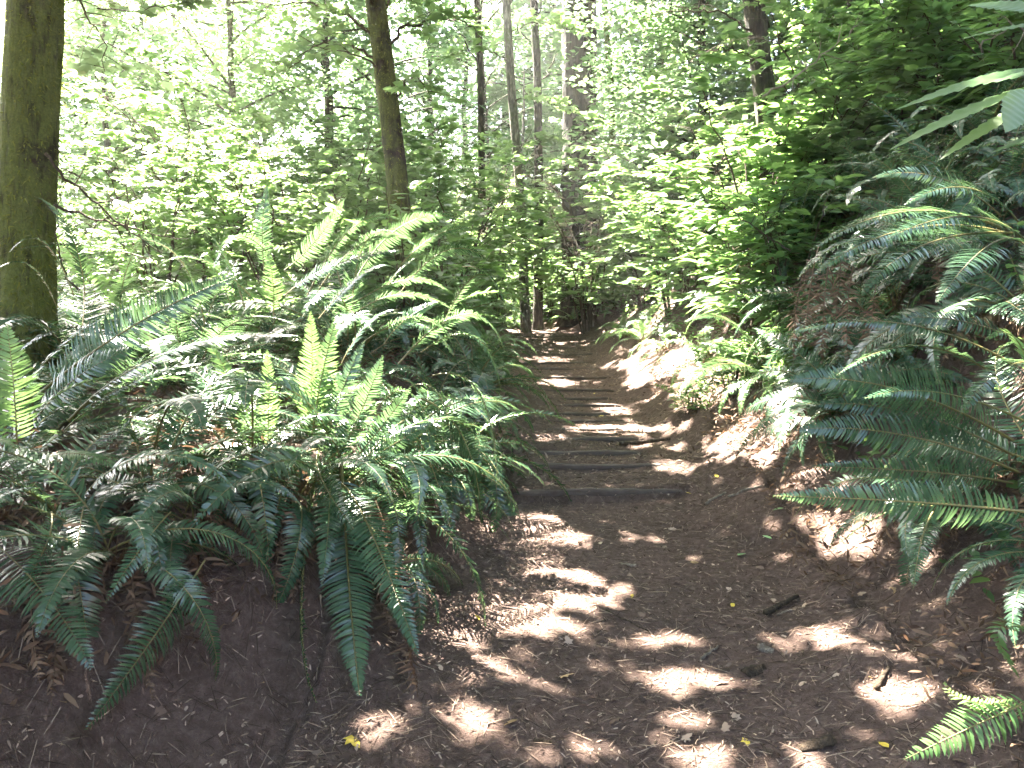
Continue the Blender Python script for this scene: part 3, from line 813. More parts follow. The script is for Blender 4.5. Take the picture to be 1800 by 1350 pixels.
RH_T = np.array([(0, 2, 1), (0, 3, 2)])
ST_V = np.array([(0, 0, 0), (0.2, 0.09, 0.02), (0.6, 0.10, 0.10), (1, 0, 0.04), (0.6, -0.08, 0.12), (0.2, -0.09, 0.03)])
ST_T = np.array([(0, 5, 1), (1, 5, 4), (1, 4, 2), (2, 4, 3)])
TPL = {'strip': (ST_V, ST_T), 'maple': (MAPLE_V, MAPLE_T), 'ovate': (OV_V, OV_T), 'rhomb': (RH_V, RH_T)}


def scatter(tpl, pos, size, head, tilt, r, bias=None):
    """leaf templates at pos: heading angle, normal tilted off vertical by ~tilt"""
    TV, TT = TPL[tpl]
    n = len(pos)
    nr = np.stack([tilt * r.standard_normal(n), tilt * r.standard_normal(n), np.ones(n)], -1)
    if bias is not None:
        nr += bias
    nr /= np.linalg.norm(nr, axis=1)[:, None]
    h = np.stack([np.cos(head), np.sin(head), np.zeros(n)], -1)
    Xx = h - nr * (nr * h).sum(1)[:, None]
    Xx /= np.linalg.norm(Xx, axis=1)[:, None]
    Yy = np.cross(nr, Xx)
    sz = np.broadcast_to(size, (n,))[:, None, None]
    V = pos[:, None, :] + sz * (TV[None, :, 0:1] * Xx[:, None] + TV[None, :, 1:2] * Yy[:, None] + TV[None, :, 2:3] * nr[:, None])
    T = (np.arange(n) * len(TV))[:, None, None] + TT[None]
    return V.reshape(-1, 3), T.reshape(-1, 3)


def shrub_parts(seed, h, spread, nst, tpl, lsize, ntw=11, nlf=11, lean=0.0, tilt=0.32, bare=0.25):
    """stems and layered leaves of an understory shrub, base at the origin"""
    r = np.random.default_rng(seed)
    st, lp, lh, ls = MB(), [], [], []
    for k in range(nst):
        a = r.uniform(0, 2 * np.pi)
        rad = spread * r.uniform(0.35, 1.0)
        hh = h * r.uniform(0.65, 1.05)
        p0 = np.array([0.08 * math.cos(a), 0.08 * math.sin(a), -0.1])
        p2 = np.array([rad * math.cos(a) + lean, rad * math.sin(a), hh])
        p1 = np.array([rad * 0.25 * math.cos(a), rad * 0.25 * math.sin(a), hh * 0.62])
        c = bez(p0, p1, p2, 16)
        c[1:] += 0.012 * h * r.standard_normal((15, 3)) * np.linspace(0.2, 1, 15)[:, None]
        st.add(*((lambda vq: (vq[0], None, vq[1]))(tube(c, np.linspace(0.006 + 0.005 * h, 0.003, 16), 5))))
        for q in range(ntw):
            u = bare + (1 - bare) * (q + r.random()) / ntw
            b = np.array([np.interp(u * 15, np.arange(16), c[:, z]) for z in range(3)])
            ta = r.uniform(0, 2 * np.pi) if r.random() < 0.5 else a + r.uniform(-1.2, 1.2)
            tl = spread * r.uniform(0.35, 0.75) * (1.1 - 0.5 * u)
            e = b + np.array([math.cos(ta) * tl, math.sin(ta) * tl, tl * r.uniform(-0.10, 0.35)])
            m = (b + e) / 2 + np.array([0, 0, 0.10 * tl])
            tc = through(b, m, e, 8)
            st.add(*((lambda vq: (vq[0], None, vq[1]))(tube(tc, np.linspace(0.0035, 0.0014, 8), 3))))
            uu = np.linspace(0.25, 1.0, nlf)
            pp = np.stack([np.interp(uu * 7, np.arange(8), tc[:, z]) for z in range(3)], -1)
            pp += r.standard_normal((nlf, 3)) * np.array([0.02, 0.02, 0.012])
            sd = np.where(np.arange(nlf) % 2 == 0, 1, -1)
            lp.append(pp)
            lh.append(ta + sd * r.uniform(0.3, 1.25, nlf) * np.linspace(1, 0.3, nlf))
            ls.append(lsize * r.uniform(0.55, 1.2, nlf))
    V, T = scatter(tpl, np.concatenate(lp), np.concatenate(ls), np.concatenate(lh), tilt, r)
    return st, (V, T)


SH = {}
for k in range(4):
    st, (V, T) = shrub_parts(200 + k, 2.7, 1.3, 9, 'maple', 0.12, 19, 12, bare=0.15)
    SH[('vine_maple', k)] = (st.mesh('stem', M['twig']), new_mesh('foliage', V, [T], M['maple']))
for k in range(4, 6):
    st, (V, T) = shrub_parts(200 + k, 2.6, 1.3, 8, 'maple', 0.19, 14, 9, tilt=0.22, bare=0.2)
    SH[('vine_maple', k)] = (st.mesh('stem', M['twig']), new_mesh('foliage', V, [T], M['maple']))
for k in range(4):
    st, (V, T) = shrub_parts(300 + k, 1.6, 0.9, 9, 'ovate', 0.17, 14, 9, tilt=0.24, bare=0.15)
    SH[('berry_bush', k)] = (st.mesh('stem', M['twig']), new_mesh('foliage', V, [T], M['berry']))
for k in range(2):
    st, (V, T) = shrub_parts(400 + k, 0.7, 0.5, 9, 'ovate', 0.09, 12, 10, bare=0.1)
    SH[('low_bush', k)] = (st.mesh('stem', M['twig']), new_mesh('foliage', V, [T], M['berry']))


def shrub(kind, var, label, loc, s=1.0, rz=None, tilt=(0, 0), group=None):
    tt = loc[0] - float(cx(loc[1])) - 0.7
    if kind != 'low_bush' and -0.2 < tt < 1.2 and loc[1] < 17:
        loc = on_ground(loc[0] + 1.2 - tt, loc[1])
    e = empty(kind, loc, label, 'shrub', group)
    if kind == 'vine_maple' and loc[0] > 1.5:
        var = 4 + var % 2
    a, b = SH[(kind, var)]
    link('stem', a, e)
    link('foliage', b, e)
    e.rotation_euler = (tilt[0], tilt[1], random.uniform(0, 6.28) if rz is None else rz)
    e.scale = (s, s, s)
    return e


GV, GB = 'vine maples left of the path', 'leafy bushes on the right slope'
for q, (lb, px, d, s) in enumerate([
        ('vine maple with many thin stems in the middle of the left background', 500, 9.2, 1.0), ('vine maple directly left of the leaning mossy trunk', 610, 9.8, 1.05),
        ('pale overexposed vine maple right of the big mossy trunk', 290, 9.0, 0.9), ('tall vine maple reaching the bright sky above the ferns', 400, 11.5, 1.35),
        ('vine maple right of the leaning mossy trunk', 775, 11.0, 1.15), ('vine maple behind the leaning mossy trunk', 690, 13.0, 1.3),
        ('vine maple with teal shaded leaves left of the path crest', 810, 15.5, 1.1), ('far pale vine maple low in the gap beside the big mossy trunk', 180, 13.0, 1.0)]):
    shrub('vine_maple', q % 4, lb, at(px, d), s, group=GV)
for q, (kd, lb, px, d, s) in enumerate([
        ('berry_bush', 'berry bush with layered pale leaves above the sunlit pale fern', 1250, 8.3, 1.1), ('berry_bush', 'berry bush with yellow green leaves over the bare right bank', 1370, 7.0, 0.95),
        ('berry_bush', 'berry bush on the right slope behind the blue grey fern', 1170, 11.0, 1.05), ('berry_bush', 'berry bush right of the path near its crest', 1110, 15.5, 1.1),
        ('vine_maple', 'tall maple shrub with broad dark leaves over the right bank', 1330, 8.8, 1.0), ('vine_maple', 'maple shrub with sunlit horizontal leaf layers right of the tall firs', 1180, 12.8, 1.15),
        ('vine_maple', 'maple shrub high on the right slope beside the brown trunk', 1440, 10.5, 1.1), ('berry_bush', 'dark berry bush on the shaded slope near the top right', 1560, 8.2, 1.1),
        ('berry_bush', 'dark berry bush at the right photo edge above the large fern', 1760, 6.6, 1.0), ('vine_maple', 'dark maple shrub at the top of the right slope', 1620, 9.8, 1.0),
        ('berry_bush', 'yellow green leafy bush hiding the foot of the leaning mossy trunk', 712, 7.7, 0.95), ('berry_bush', 'leafy bush right of the foot of the leaning mossy trunk', 770, 8.8, 0.95), ('low_bush', 'low leafy bush at the foot of the sunny right bank', 1215, 7.6, 0.55), ('low_bush', 'low leafy bush rooted in the right bank near the sixth step', 1290, 7.3, 0.8),
        ('low_bush', 'low bush with bright leaves left of the path crest', 878, 18.4, 1.0), ('low_bush', 'low bush beyond the crest in the middle of the path bend', 935, 21.5, 1.2),
        ('berry_bush', 'berry bush closing the view beyond the path crest', 900, 23.5, 1.2), ('berry_bush', 'berry bush beyond the crest under the pale slim trunk', 985, 22.5, 1.2),
        ('low_bush', 'small plant with round leaves low on the left bank beside the middle steps', 872, 10.8, 0.6), ('berry_bush', 'berry bush left of the stairs behind the sword ferns', 815, 13.4, 0.9),
        ('low_bush', 'low bush at the foot of the tall fern on the right bank', 1420, 6.3, 0.8)]):
    shrub(kd, q % (2 if kd == 'low_bush' else 4), lb, at(px, d), s, group=GB if px > 1000 else None)

for q, (kd, px, d, s) in enumerate([('berry_bush', 1650, 7.4, 1.1), ('berry_bush', 1500, 9.0, 1.2), ('vine_maple', 1530, 11.0, 1.1), ('vine_maple', 1700, 10.8, 1.1), ('berry_bush', 1760, 8.6, 1.3), ('vine_maple', 1790, 9.4, 1.0),
                                    ('vine_maple', 1400, 13.5, 1.1), ('vine_maple', 1290, 14.0, 1.1), ('berry_bush', 1300, 11.8, 1.3), ('berry_bush', 1420, 8.6, 1.1)]):
    shrub(kd, q % 4, 'dark shrub in the thicket high on the right slope' if kd == 'berry_bush' else 'maple shrub in the thicket high on the right slope', at(px, d), s, group='thicket of ' + kd.replace('_', ' ') + ' on the right slope')
for q, (px, d, s) in enumerate([(60, 15, 1.2), (230, 16, 1.1), (330, 15.5, 1.2), (450, 14.5, 1.3), (560, 14, 1.4), (640, 16.5, 1.5), (740, 15.5, 1.4), (810, 18.5, 1.5), (870, 24, 1.6), (960, 27, 1.6), (1035, 18.6, 1.4), (1060, 19.5, 1.5), (985, 24, 1.6), (1040, 23, 1.5), (1100, 20, 1.4), (1170, 18, 1.3), (1240, 17.5, 1.2)]):
    shrub('vine_maple', q % 4, 'leafy maple shrub in the far thicket left of the path crest' if px < 900 else 'leafy maple shrub in the far thicket beyond and right of the crest', at(px, d), s, group='far thicket left' if px < 900 else 'far thicket right')

for q, (lb, px, d, s) in enumerate([('leafy maple bush straight beyond the crest, closing the view low down', 925, 22.4, 0.75), ('leafy maple bush just right of the bend beyond the crest', 965, 21.4, 0.7), ('leafy maple bush at the right side of the crest', 1000, 20.2, 0.7),
                                    ('leafy maple bush left of the bend beyond the crest', 880, 25.0, 0.9), ('leafy maple bush between the slim trunks beyond the crest', 940, 24.5, 1.1), ('tall maple bush on the left edge of the upper steps, veiling the slim trunks', 868, 16.4, 1.2), ('tall maple bush on the right bank by the upper steps, veiling the fir trunk', 1032, 17.4, 1.3), ('small leafy maple bush on the right bank by the topmost step', 1040, 17.8, 0.6)]):
    shrub('vine_maple', q % 4, lb, at(px, d), s)

# ---------------------------------------------------------------- trees
def trunk_curve(base, pts, top_h, n=240):
    """base point, then points the axis passes through, extended up to top_h"""
    P_ = [np.array(base)] + [np.array(p) for p in pts]
    d = P_[-1] - P_[-2]
    d = d / d[2]
    if top_h > P_[-1][2] + 0.5:
        P_.append(P_[-1] + d * (top_h - P_[-1][2]))
    P_ = np.array(P_)
    z = np.linspace(P_[0, 2], P_[-1, 2], n)
    c = np.stack([np.interp(z, P_[:, 2], P_[:, k]) for k in range(2)] + [z], -1)
    for _ in range(60):
        c[1:-1, :2] = (c[:-2, :2] + 2 * c[1:-1, :2] + c[2:, :2]) / 4
    return c


def moss_mesh(c, rad, n, zmax, ln=0.03):
    k = rng.integers(0, len(c) - 1, n * 2)
    k = k[c[k, 2] < zmax][:n]
    n = len(k)
    f = rng.random(n)
    p = c[k] * (1 - f)[:, None] + c[k + 1] * f[:, None]
    rr = rad[k] * (1 - f) + rad[k + 1] * f
    th = rng.uniform(0, 2 * np.pi, n)
    d = np.stack([np.cos(th), np.sin(th), np.zeros(n)], -1)
    b = p + d * (rr * 0.97)[:, None]
    l = ln * rng.uniform(0.4, 1.7, n)[:, None]
    tip = b + d * l * 0.8 + np.array([0, 0, -0.5]) * l + 0.4 * l * rng.standard_normal((n, 3))
    s = np.stack([-np.sin(th), np.cos(th), 0.3 * rng.standard_normal(n)], -1) * 0.006
    V = np.stack([b + s, b - s, tip], 1).reshape(-1, 3)
    return new_mesh('moss', V, [np.arange(3 * n).reshape(-1, 3)], M['moss'])


# -- canopy: leaves added overhead, mostly unseen, to cast shade; gaps cut for sun
Sn = np.array(S)
E1 = np.cross(Sn, [0, 0, 1.0])
E1 /= np.linalg.norm(E1)
E2 = np.cross(E1, Sn)
GRES, GN = 0.04, 1400
LIT = np.zeros((GN, GN), dtype=bool)
DEPTH = np.full((GN, GN), 1e3, dtype=np.float32)      # how far up the sun's way the lowest lit target lies


def uvi(p):
    p = np.asarray(p, dtype=float).reshape(-1, 3)
    return np.clip((p @ E1 / GRES + GN / 2).astype(int), 0, GN - 1), np.clip((p @ E2 / GRES + GN / 2).astype(int), 0, GN - 1)


def mark(p, r):
    p = np.asarray(p, dtype=float).reshape(-1, 3)
    k = int(math.ceil(r / GRES))
    yy, xx = np.mgrid[-k:k + 1, -k:k + 1]
    m = xx * xx + yy * yy <= (r / GRES) ** 2
    for a, b, h_ in zip(*uvi(p), p @ Sn):
        LIT[a - k:a + k + 1, b - k:b + k + 1] |= m
        D_ = DEPTH[a - k:a + k + 1, b - k:b + k + 1]
        D_[m] = np.minimum(D_[m], h_)


# openings: photo x, y, half width, half height of the sunlit patches on the soil
OPEN = [(650, 1275, 70, 26), (820, 1255, 45, 30), (1130, 1342, 240, 16), (1130, 1130, 85, 20), (1240, 1200, 95, 26), (1430, 1130, 65, 30),
        (1600, 1215, 70, 30), (500, 1312, 45, 12), (30, 1245, 18, 12), (95, 1300, 26, 16), (1490, 935, 55, 32), (1450, 845, 60, 20), (1300, 790, 55, 18),
        (1350, 745, 45, 18), (1230, 690, 50, 50), (1190, 640, 50, 28), (1100, 755, 90, 14), (960, 768, 40, 8), (955, 632, 50, 7), (980, 672, 30, 6),
        (1110, 640, 40, 10), (1080, 720, 30, 7), (1180, 822, 28, 7), (960, 585, 60, 8), (1025, 566, 60, 18), (350, 1212, 45, 8), (960, 1115, 30, 12),
        (1250, 980, 14, 6), (1180, 965, 10, 4), (1010, 1000, 10, 5), (1120, 615, 40, 10), (1290, 640, 40, 20)]
for (a, b, c, d) in OPEN:
    for u in np.linspace(-1, 1, 9):
        for v in np.linspace(-1, 1, 5):
            if u * u + v * v <= 1.05:
                h_ = hit(a + u * c, b + v * d)
                if h_ and (u * u + v * v < 0.3 or (u * 7.3 + v * 5.1 + a * 0.37) % 1 > 0.30):
                    mark(h_, 0.058 if h_.y < 5 else 0.09 if h_.y < 6.5 else 0.115)
orr = np.random.default_rng(31)
for k in range(90):
    h_ = hit(orr.uniform(800, 1720), orr.uniform(930, 1345))
    if h_:
        mark(h_, orr.uniform(0.03, 0.06))
# soil that stays shaded beside the left bank
for (a, b, c, d) in [(890, 965, 110, 75), (800, 1040, 70, 60), (750, 980, 80, 90), (1010, 905, 110, 25), (640, 1150, 120, 50), (420, 1150, 150, 50)]:
    for u in np.linspace(-1, 1, 13):
        for v in np.linspace(-1, 1, 9):
            h_ = hit(a + u * c, b + v * d) if u * u + v * v <= 1 and (u * 9.7 + v * 6.3) % 1 > 0.12 else None
            if h_:
                m_, n_ = uvi(h_)
                LIT[m_[0] - 2:m_[0] + 3, n_[0] - 2:n_[0] + 3] = False
# sunlit plants: photo x, y, metres ahead, radius
for (a, b, d, r) in [(560, 430, 5.7, 0.35), (400, 450, 5.3, 0.30), (330, 530, 4.2, 0.30), (230, 590, 4.0, 0.30), (470, 590, 3.9, 0.14), (545, 640, 4.0, 0.20), (640, 700, 3.9, 0.22),
                     (700, 730, 3.7, 0.12), (720, 560, 4.6, 0.25), (800, 570, 4.9, 0.28), (640, 470, 6.4, 0.35), (130, 680, 3.7, 0.25), (480, 370, 5.8, 0.2), (240, 1090, 2.6, 0.06), (300, 1050, 2.7, 0.06),
                     (440, 960, 3.2, 0.05), (1600, 400, 4.1, 0.18), (1560, 310, 4.5, 0.2), (1750, 350, 4.2, 0.18), (1680, 470, 3.7, 0.16), (1740, 590, 3.3, 0.14), (1700, 890, 2.95, 0.12),
                     (1700, 1280, 2.15, 0.22), (920, 480, 22, 1.0), (985, 430, 22, 1.0), (880, 520, 20, 0.8), (1060, 500, 17, 0.7), (840, 450, 16, 0.7), (960, 350, 24, 1.2), (1020, 280, 24, 1.0), (870, 380, 18, 0.8), (1150, 300, 13, 0.8), (1100, 400, 14, 0.7), (1400, 250, 9.5, 0.5), (1580, 620, 3.5, 0.10), (1500, 570, 3.6, 0.08), (1270, 600, 6.6, 0.45), (1200, 560, 8.5, 0.5),
                     (1250, 420, 8.3, 0.6), (1330, 330, 8.8, 0.5), (1100, 540, 11.4, 0.5), (40, 640, 3.0, 0.15), (480, 500, 5.2, 0.35), (250, 480, 4.8, 0.3), (600, 560, 4.5, 0.2), (520, 720, 3.8, 0.14), (150, 600, 3.9, 0.25), (690, 650, 4.3, 0.2), (380, 620, 3.8, 0.2), (740, 470, 6.0, 0.35), (830, 600, 5.0, 0.15), (560, 350, 6.5, 0.4), (300, 700, 3.6, 0.15), (620, 900, 3.3, 0.04)]:
    mark(np.array(P(a, b, d)), r * (1.15 if a < 900 else 1.15))


def shade_canopy(regions, r):
    out_p, out_h, out_s = [], [], []
    for (x0, x1, y0, y1, n, h0, h1) in regions:
        nc = max(1, n // 14)
        cxy = np.stack([r.uniform(x0, x1, nc), r.uniform(y0, y1, nc)], -1)
        ch = r.uniform(h0, h1, nc)
        g_ = np.stack([cxy[:, 0], cxy[:, 1], H(cxy[:, 0], cxy[:, 1], False)], -1)
        c_ = g_ + Sn[None] * (ch / Sn[2])[:, None]
        p = np.repeat(c_, 14, 0) + r.standard_normal((nc * 14, 3)) * np.array([0.24, 0.24, 0.12])
        u, v = uvi(p)
        ok = ~LIT[u, v]
        p = p[ok]
        out_p.append(p)
        out_h.append(r.uniform(0, 6.28, len(p)))
        out_s.append(r.uniform(0.13, 0.22, len(p)))
    return np.concatenate(out_p), np.concatenate(out_h), np.concatenate(out_s)


cr = np.random.default_rng(77)
CP, CH, CS = shade_canopy([(-1.8, 4.4, 0.4, 5.0, 10500, 6.5, 9), (-3.8, -1.2, 0.6, 4.2, 4200, 6.5, 9), (-1.2, 2.8, 5.0, 9.0, 5200, 7, 9.5), (-0.4, 1.8, 9.0, 18.0, 3200, 8, 11),
                     (2.4, 6.5, 3.0, 10.0, 13000, 7, 10), (5.5, 12, -4, 9, 8000, 7, 10), (-3.8, -1.0, 4.2, 6.5, 1700, 7, 10), (-8, 8, -12.0, 0.6, 38000, 6.5, 10), (-11, -3.6, -8, 2.5, 9000, 7, 10)], cr)  # the wide and behind-camera regions are added to block sky light

TREES = []


def big_tree(name, label, base, pts, top, r0, r1, bark, moss_n, group, limb_dirs, sides=40, cat='tree'):
    c = trunk_curve(base - Vector((0, 0, 0.15)), pts, top)
    u = np.linspace(0, 1, len(c))
    rad = r0 + (r1 - r0) * u + 0.35 * r0 * np.exp(-(c[:, 2] - c[0, 2]) / 0.3)
    e = empty(name, base, label, cat, group)
    off = np.array(base)
    V, Qd = tube(c - off, rad, sides, 0.10, len(TREES))
    mb = MB().add(V, None, Qd)
    ends = []
    for (u0, dx, dy, dz, rr) in limb_dirs:
        k = int(u0 * (len(c) - 1))
        p0 = c[k] - off
        p2 = p0 + np.array([dx, dy, dz])
        m = (p0 + p2) / 2 + np.array([0, 0, 0.12 * (abs(dx) + abs(dy))])
        lc = through(p0, m, p2, 14)
        lc[2:] += 0.05 * rng.standard_normal((12, 3))
        lv, lq = tube(lc, np.linspace(rr, rr * 0.25, 14), 7)
        mb.add(lv, None, lq)
        ends.append(p2 + off)
    tk = link('trunk', mb.mesh('trunk', M[bark], True), e)
    if moss_n:
        mo = moss_mesh(c - off, rad, moss_n, 6.0 - off[2])
        link('moss', mo, tk)
    TREES.append((e, off, c))
    return e


t1 = big_tree('maple_tree', 'thick mossy maple trunk at the left edge of the photo', at(45, 5.0), [P(46, 400, 5.0), P(62, 0, 5.0)], 13.5, 0.166, 0.125, 'mossbark', 9000, None,
              [(0.62, 1.6, 2.5, 2.5, 0.07), (0.7, 2.6, 0.8, 2.8, 0.07), (0.58, -1.2, 2.2, 2.4, 0.06), (0.8, 0.5, 3.0, 1.8, 0.05)])
t2 = big_tree('maple_tree', 'slender leaning mossy maple trunk left of the path', at(703, 8.5), [P(704, 370, 8.5), P(684, 190, 8.5), P(660, 0, 8.5)], 15, 0.120, 0.085, 'darkmoss', 2500, None,
              [(0.6, 1.8, 1.5, 2.6, 0.06), (0.66, -1.8, 1.0, 2.6, 0.06), (0.55, 1.5, -2.2, 3.0, 0.06), (0.75, 0.8, 3.5, 2.0, 0.05)])
t3 = big_tree('fir_tree', 'broad dark fir trunk behind the crest of the path', at(1020, 20), [P(1020, 150, 20), P(1018, 0, 20)], 22, 0.50, 0.30, 'firbark', 0, None, [])
t4 = big_tree('alder_tree', 'slim pale grey trunk right above the crest of the path', at(925, 18.8), [P(915, 350, 18.8), P(897, 130, 18.8), P(890, 0, 18.8)], 14, 0.12, 0.08, 'palebark', 0, None, [(0.6, 1.5, 0.5, 2, 0.04)])
for (lb, nm, px, px0, d, r0, bk) in [('slim dark trunk beside the slim pale grey trunk above the crest', 'alder_tree', 945, 938, 20.5, 0.13, 'bark'), ('slim dark trunk left of the path between the leaning trunk and the pale trunk', 'alder_tree', 845, 838, 17.5, 0.09, 'bark'),
                                     ('thin mossy trunk right of the broad dark fir trunk', 'alder_tree', 1078, 1062, 19.0, 0.09, 'mossbark')]:
    big_tree(nm, lb, at(px, d), [P(px + 2, 350, d), P((px + px0) / 2 + 4, 150, d), P(px0, 0, d)], 14, r0, r0 * 0.6, bk, 0, None, [(0.5, 1.2, 0.6, 1.5, 0.025), (0.56, -1.2, 0.5, 1.4, 0.025), (0.62, 0.8, -1.0, 1.6, 0.025), (0.45, -0.9, -0.7, 0.9, 0.02)])
t5 = big_tree('maple_tree', 'brown trunk standing on the right slope behind the maple shrubs', at(1358, 11.5), [P(1350, 220, 11.5), P(1325, 0, 11.5)], 15, 0.16, 0.11, 'bark', 0, None,
              [(0.62, -1.5, 1.5, 2.4, 0.06), (0.7, 1.2, -1.0, 2.4, 0.05)])
t6 = big_tree('maple_tree', 'dark trunk at the top of the right slope', at(1495, 12.5), [P(1490, 100, 12.5), P(1500, 0, 12.5)], 15, 0.2, 0.13, 'bark', 0, None, [(0.6, -1.0, 1.5, 2.4, 0.05), (0.7, 1.5, -1.2, 2.4, 0.05)])
# parent the added shade leaves to the nearest tree, however far off
owners = [t1, t2, t5, t6]
axy = np.array([[t.location.x, t.location.y] for t in owners])
who = np.argmin(((CP[:, None, :2] - axy[None]) ** 2).sum(-1), 1)
for q, t in enumerate(owners):
    s_ = who == q
    if s_.sum() > 10:
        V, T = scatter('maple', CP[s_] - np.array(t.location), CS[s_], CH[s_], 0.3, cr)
        link('crown', new_mesh('crown', V, [T], M['shade_canopy']), t)  # this crown is made of the leaves added for shade


def spray(owner, p0, p1, n_tw, lsize, mat='maple', ln=0.7):
    """a limb of the tree that carries leaves into view"""
    off = np.array(owner.location)
    a, b = np.array(p0) - off, np.array(p1) - off
    c = through(a, (a + b) / 2 + np.array([0, 0, 0.25]), b, 20)
    c[2:] += 0.02 * rng.standard_normal((18, 3))
    st = MB()
    v, q_ = tube(c, np.linspace(0.018, 0.003, 20), 5)
    st.add(v, None, q_)
    pp, hh, ss = [], [], []
    main = math.atan2(b[1] - a[1], b[0] - a[0])
    for k in range(n_tw):
        u = 0.15 + 0.85 * (k + rng.random()) / n_tw
        s0 = np.array([np.interp(u * 19, np.arange(20), c[:, z]) for z in range(3)])
        ta = main + (1 if k % 2 else -1) * rng.uniform(0.4, 1.2)
        tl = ln * rng.uniform(0.5, 1.1) * (1.1 - 0.5 * u)
        e1 = s0 + np.array([math.cos(ta) * tl, math.sin(ta) * tl, tl * rng.uniform(-0.35, 0.15)])
        tc = through(s0, (s0 + e1) / 2 + np.array([0, 0, 0.06 * tl]), e1, 8)
        v, q_ = tube(tc, np.linspace(0.005, 0.0015, 8), 3)
        st.add(v, None, q_)
        uu = np.linspace(0.2, 1, 12)
        pp.append(np.stack([np.interp(uu * 7, np.arange(8), tc[:, z]) for z in range(3)], -1) + 0.02 * rng.standard_normal((12, 3)))
        hh.append(ta + np.where(np.arange(12) % 2, 1, -1) * rng.uniform(0.3, 1.2, 12))
        ss.append(lsize * rng.uniform(0.6, 1.2, 12))
    pp, hh, ss = np.concatenate(pp), np.concatenate(hh), np.concatenate(ss)
    u, v = uvi(pp + off)
    k = ~LIT[u, v]
    V, T = scatter('maple', pp[k], ss[k], hh[k], 0.35, rng)
    nq = sum(len(q) for q in st.Q)
    st.add(V, T)
    me = st.mesh('leafy_limb', M['twig'])
    me.materials.append(M[mat])
    mi = np.ones(len(me.polygons), dtype=np.int32)
    mi[len(T):] = 0
    me.polygons.foreach_set('material_index', mi)
    link('leafy_limb', me, owner)


for ow, p0, p1, n_ in [(t2, P(664, 70, 8.5), P(440, 30, 8.0), 16), (t2, P(668, 110, 8.5), P(500, 130, 8.2), 12), (t2, P(660, 20, 8.5), P(560, -20, 7.0), 12), (t2, P(672, 90, 8.5), P(850, 60, 8.8), 16), (t2, P(662, 30, 8.5), P(800, -10, 9.5), 14),
                       (t2, P(690, 190, 8.5), P(760, 170, 8.3), 6), (t1, P(70, -40, 5.0), P(300, 40, 6.0), 22), (t1, P(70, -60, 5.0), P(230, 10, 7.0), 22), (t1, P(75, -30, 5.0), P(190, 120, 6.5), 18), (t1, P(75, -80, 5.0), P(400, -20, 8.0), 24),
                       (t5, P(1330, 60, 11.5), P(1130, 40, 10.5), 18), (t5, P(1335, 110, 11.5), P(1190, 130, 10.5), 16), (t5, P(1330, 30, 11.5), P(1240, -10, 9.5), 14), (t5, P(1338, 90, 11.5), P(1480, 60, 10.5), 14),
                       (t6, P(1497, 20, 12.5), P(1360, 10, 11.0), 14), (t6, P(1495, 60, 12.5), P(1640, 30, 11.5), 14), (t4, P(893, 60, 18.8), P(1000, 60, 17.5), 16), (t4, P(895, 110, 18.8), P(790, 100, 17.5), 16), (t4, P(900, 180, 18.8), P(1010, 210, 17.5), 14)]:
    spray(ow, p0, p1, n_, 0.115 if ow is not t4 else 0.15, 'maple' if ow is not t1 else 'pale', 0.7 if ow in (t1, t2) else 1.0)


def broadleaf(seed, h, rad, nlimb, ncl, tpl, ls, mat, bark, low=0.25, pale=False):
    r = np.random.default_rng(seed)
    z = np.linspace(-0.3, h * 0.92, 18)
    c = np.stack([np.cumsum(0.05 * r.standard_normal(18)), np.cumsum(0.05 * r.standard_normal(18)), z], -1)
    mb = MB()
    V, Qd = tube(c, np.linspace(0.012 * h + 0.03, 0.03, 18), 8, 0.06, seed)
    mb.add(V, None, Qd)
    pp, hh, ss = [], [], []
    for k in range(nlimb):
        u = low + (0.98 - low) * (k + r.random()) / nlimb
        b = np.array([np.interp(u * 17, np.arange(18), c[:, q]) for q in range(3)])
        a = r.uniform(0, 2 * np.pi)
        l = rad * r.uniform(0.5, 1.1) * (1.15 - 0.6 * u)
        e = b + np.array([math.cos(a) * l, math.sin(a) * l, l * r.uniform(-0.05, 0.55)])
        lc = through(b, (b + e) / 2 + np.array([0, 0, 0.08 * l]), e, 10)
        lv, lq = tube(lc, np.linspace(0.02 + 0.006 * l, 0.006, 10), 4)
        mb.add(lv, None, lq)
        for q in range(ncl):
            f = r.uniform(0.3, 1.05)
            cc = b + (e - b) * f + r.standard_normal(3) * np.array([0.26, 0.26, 0.16]) * l * 0.6
            n = r.integers(9, 18)
            pp.append(cc + r.standard_normal((n, 3)) * np.array([0.28, 0.28, 0.07]))
            hh.append(r.uniform(0, 6.28, n))
            ss.append(ls * r.uniform(0.6, 1.25, n))
    V, T = scatter(tpl, np.concatenate(pp), np.concatenate(ss), np.concatenate(hh), 0.35, r)
    return mb.mesh('trunk', M[bark], True), new_mesh('crown', V, [T], M[mat])


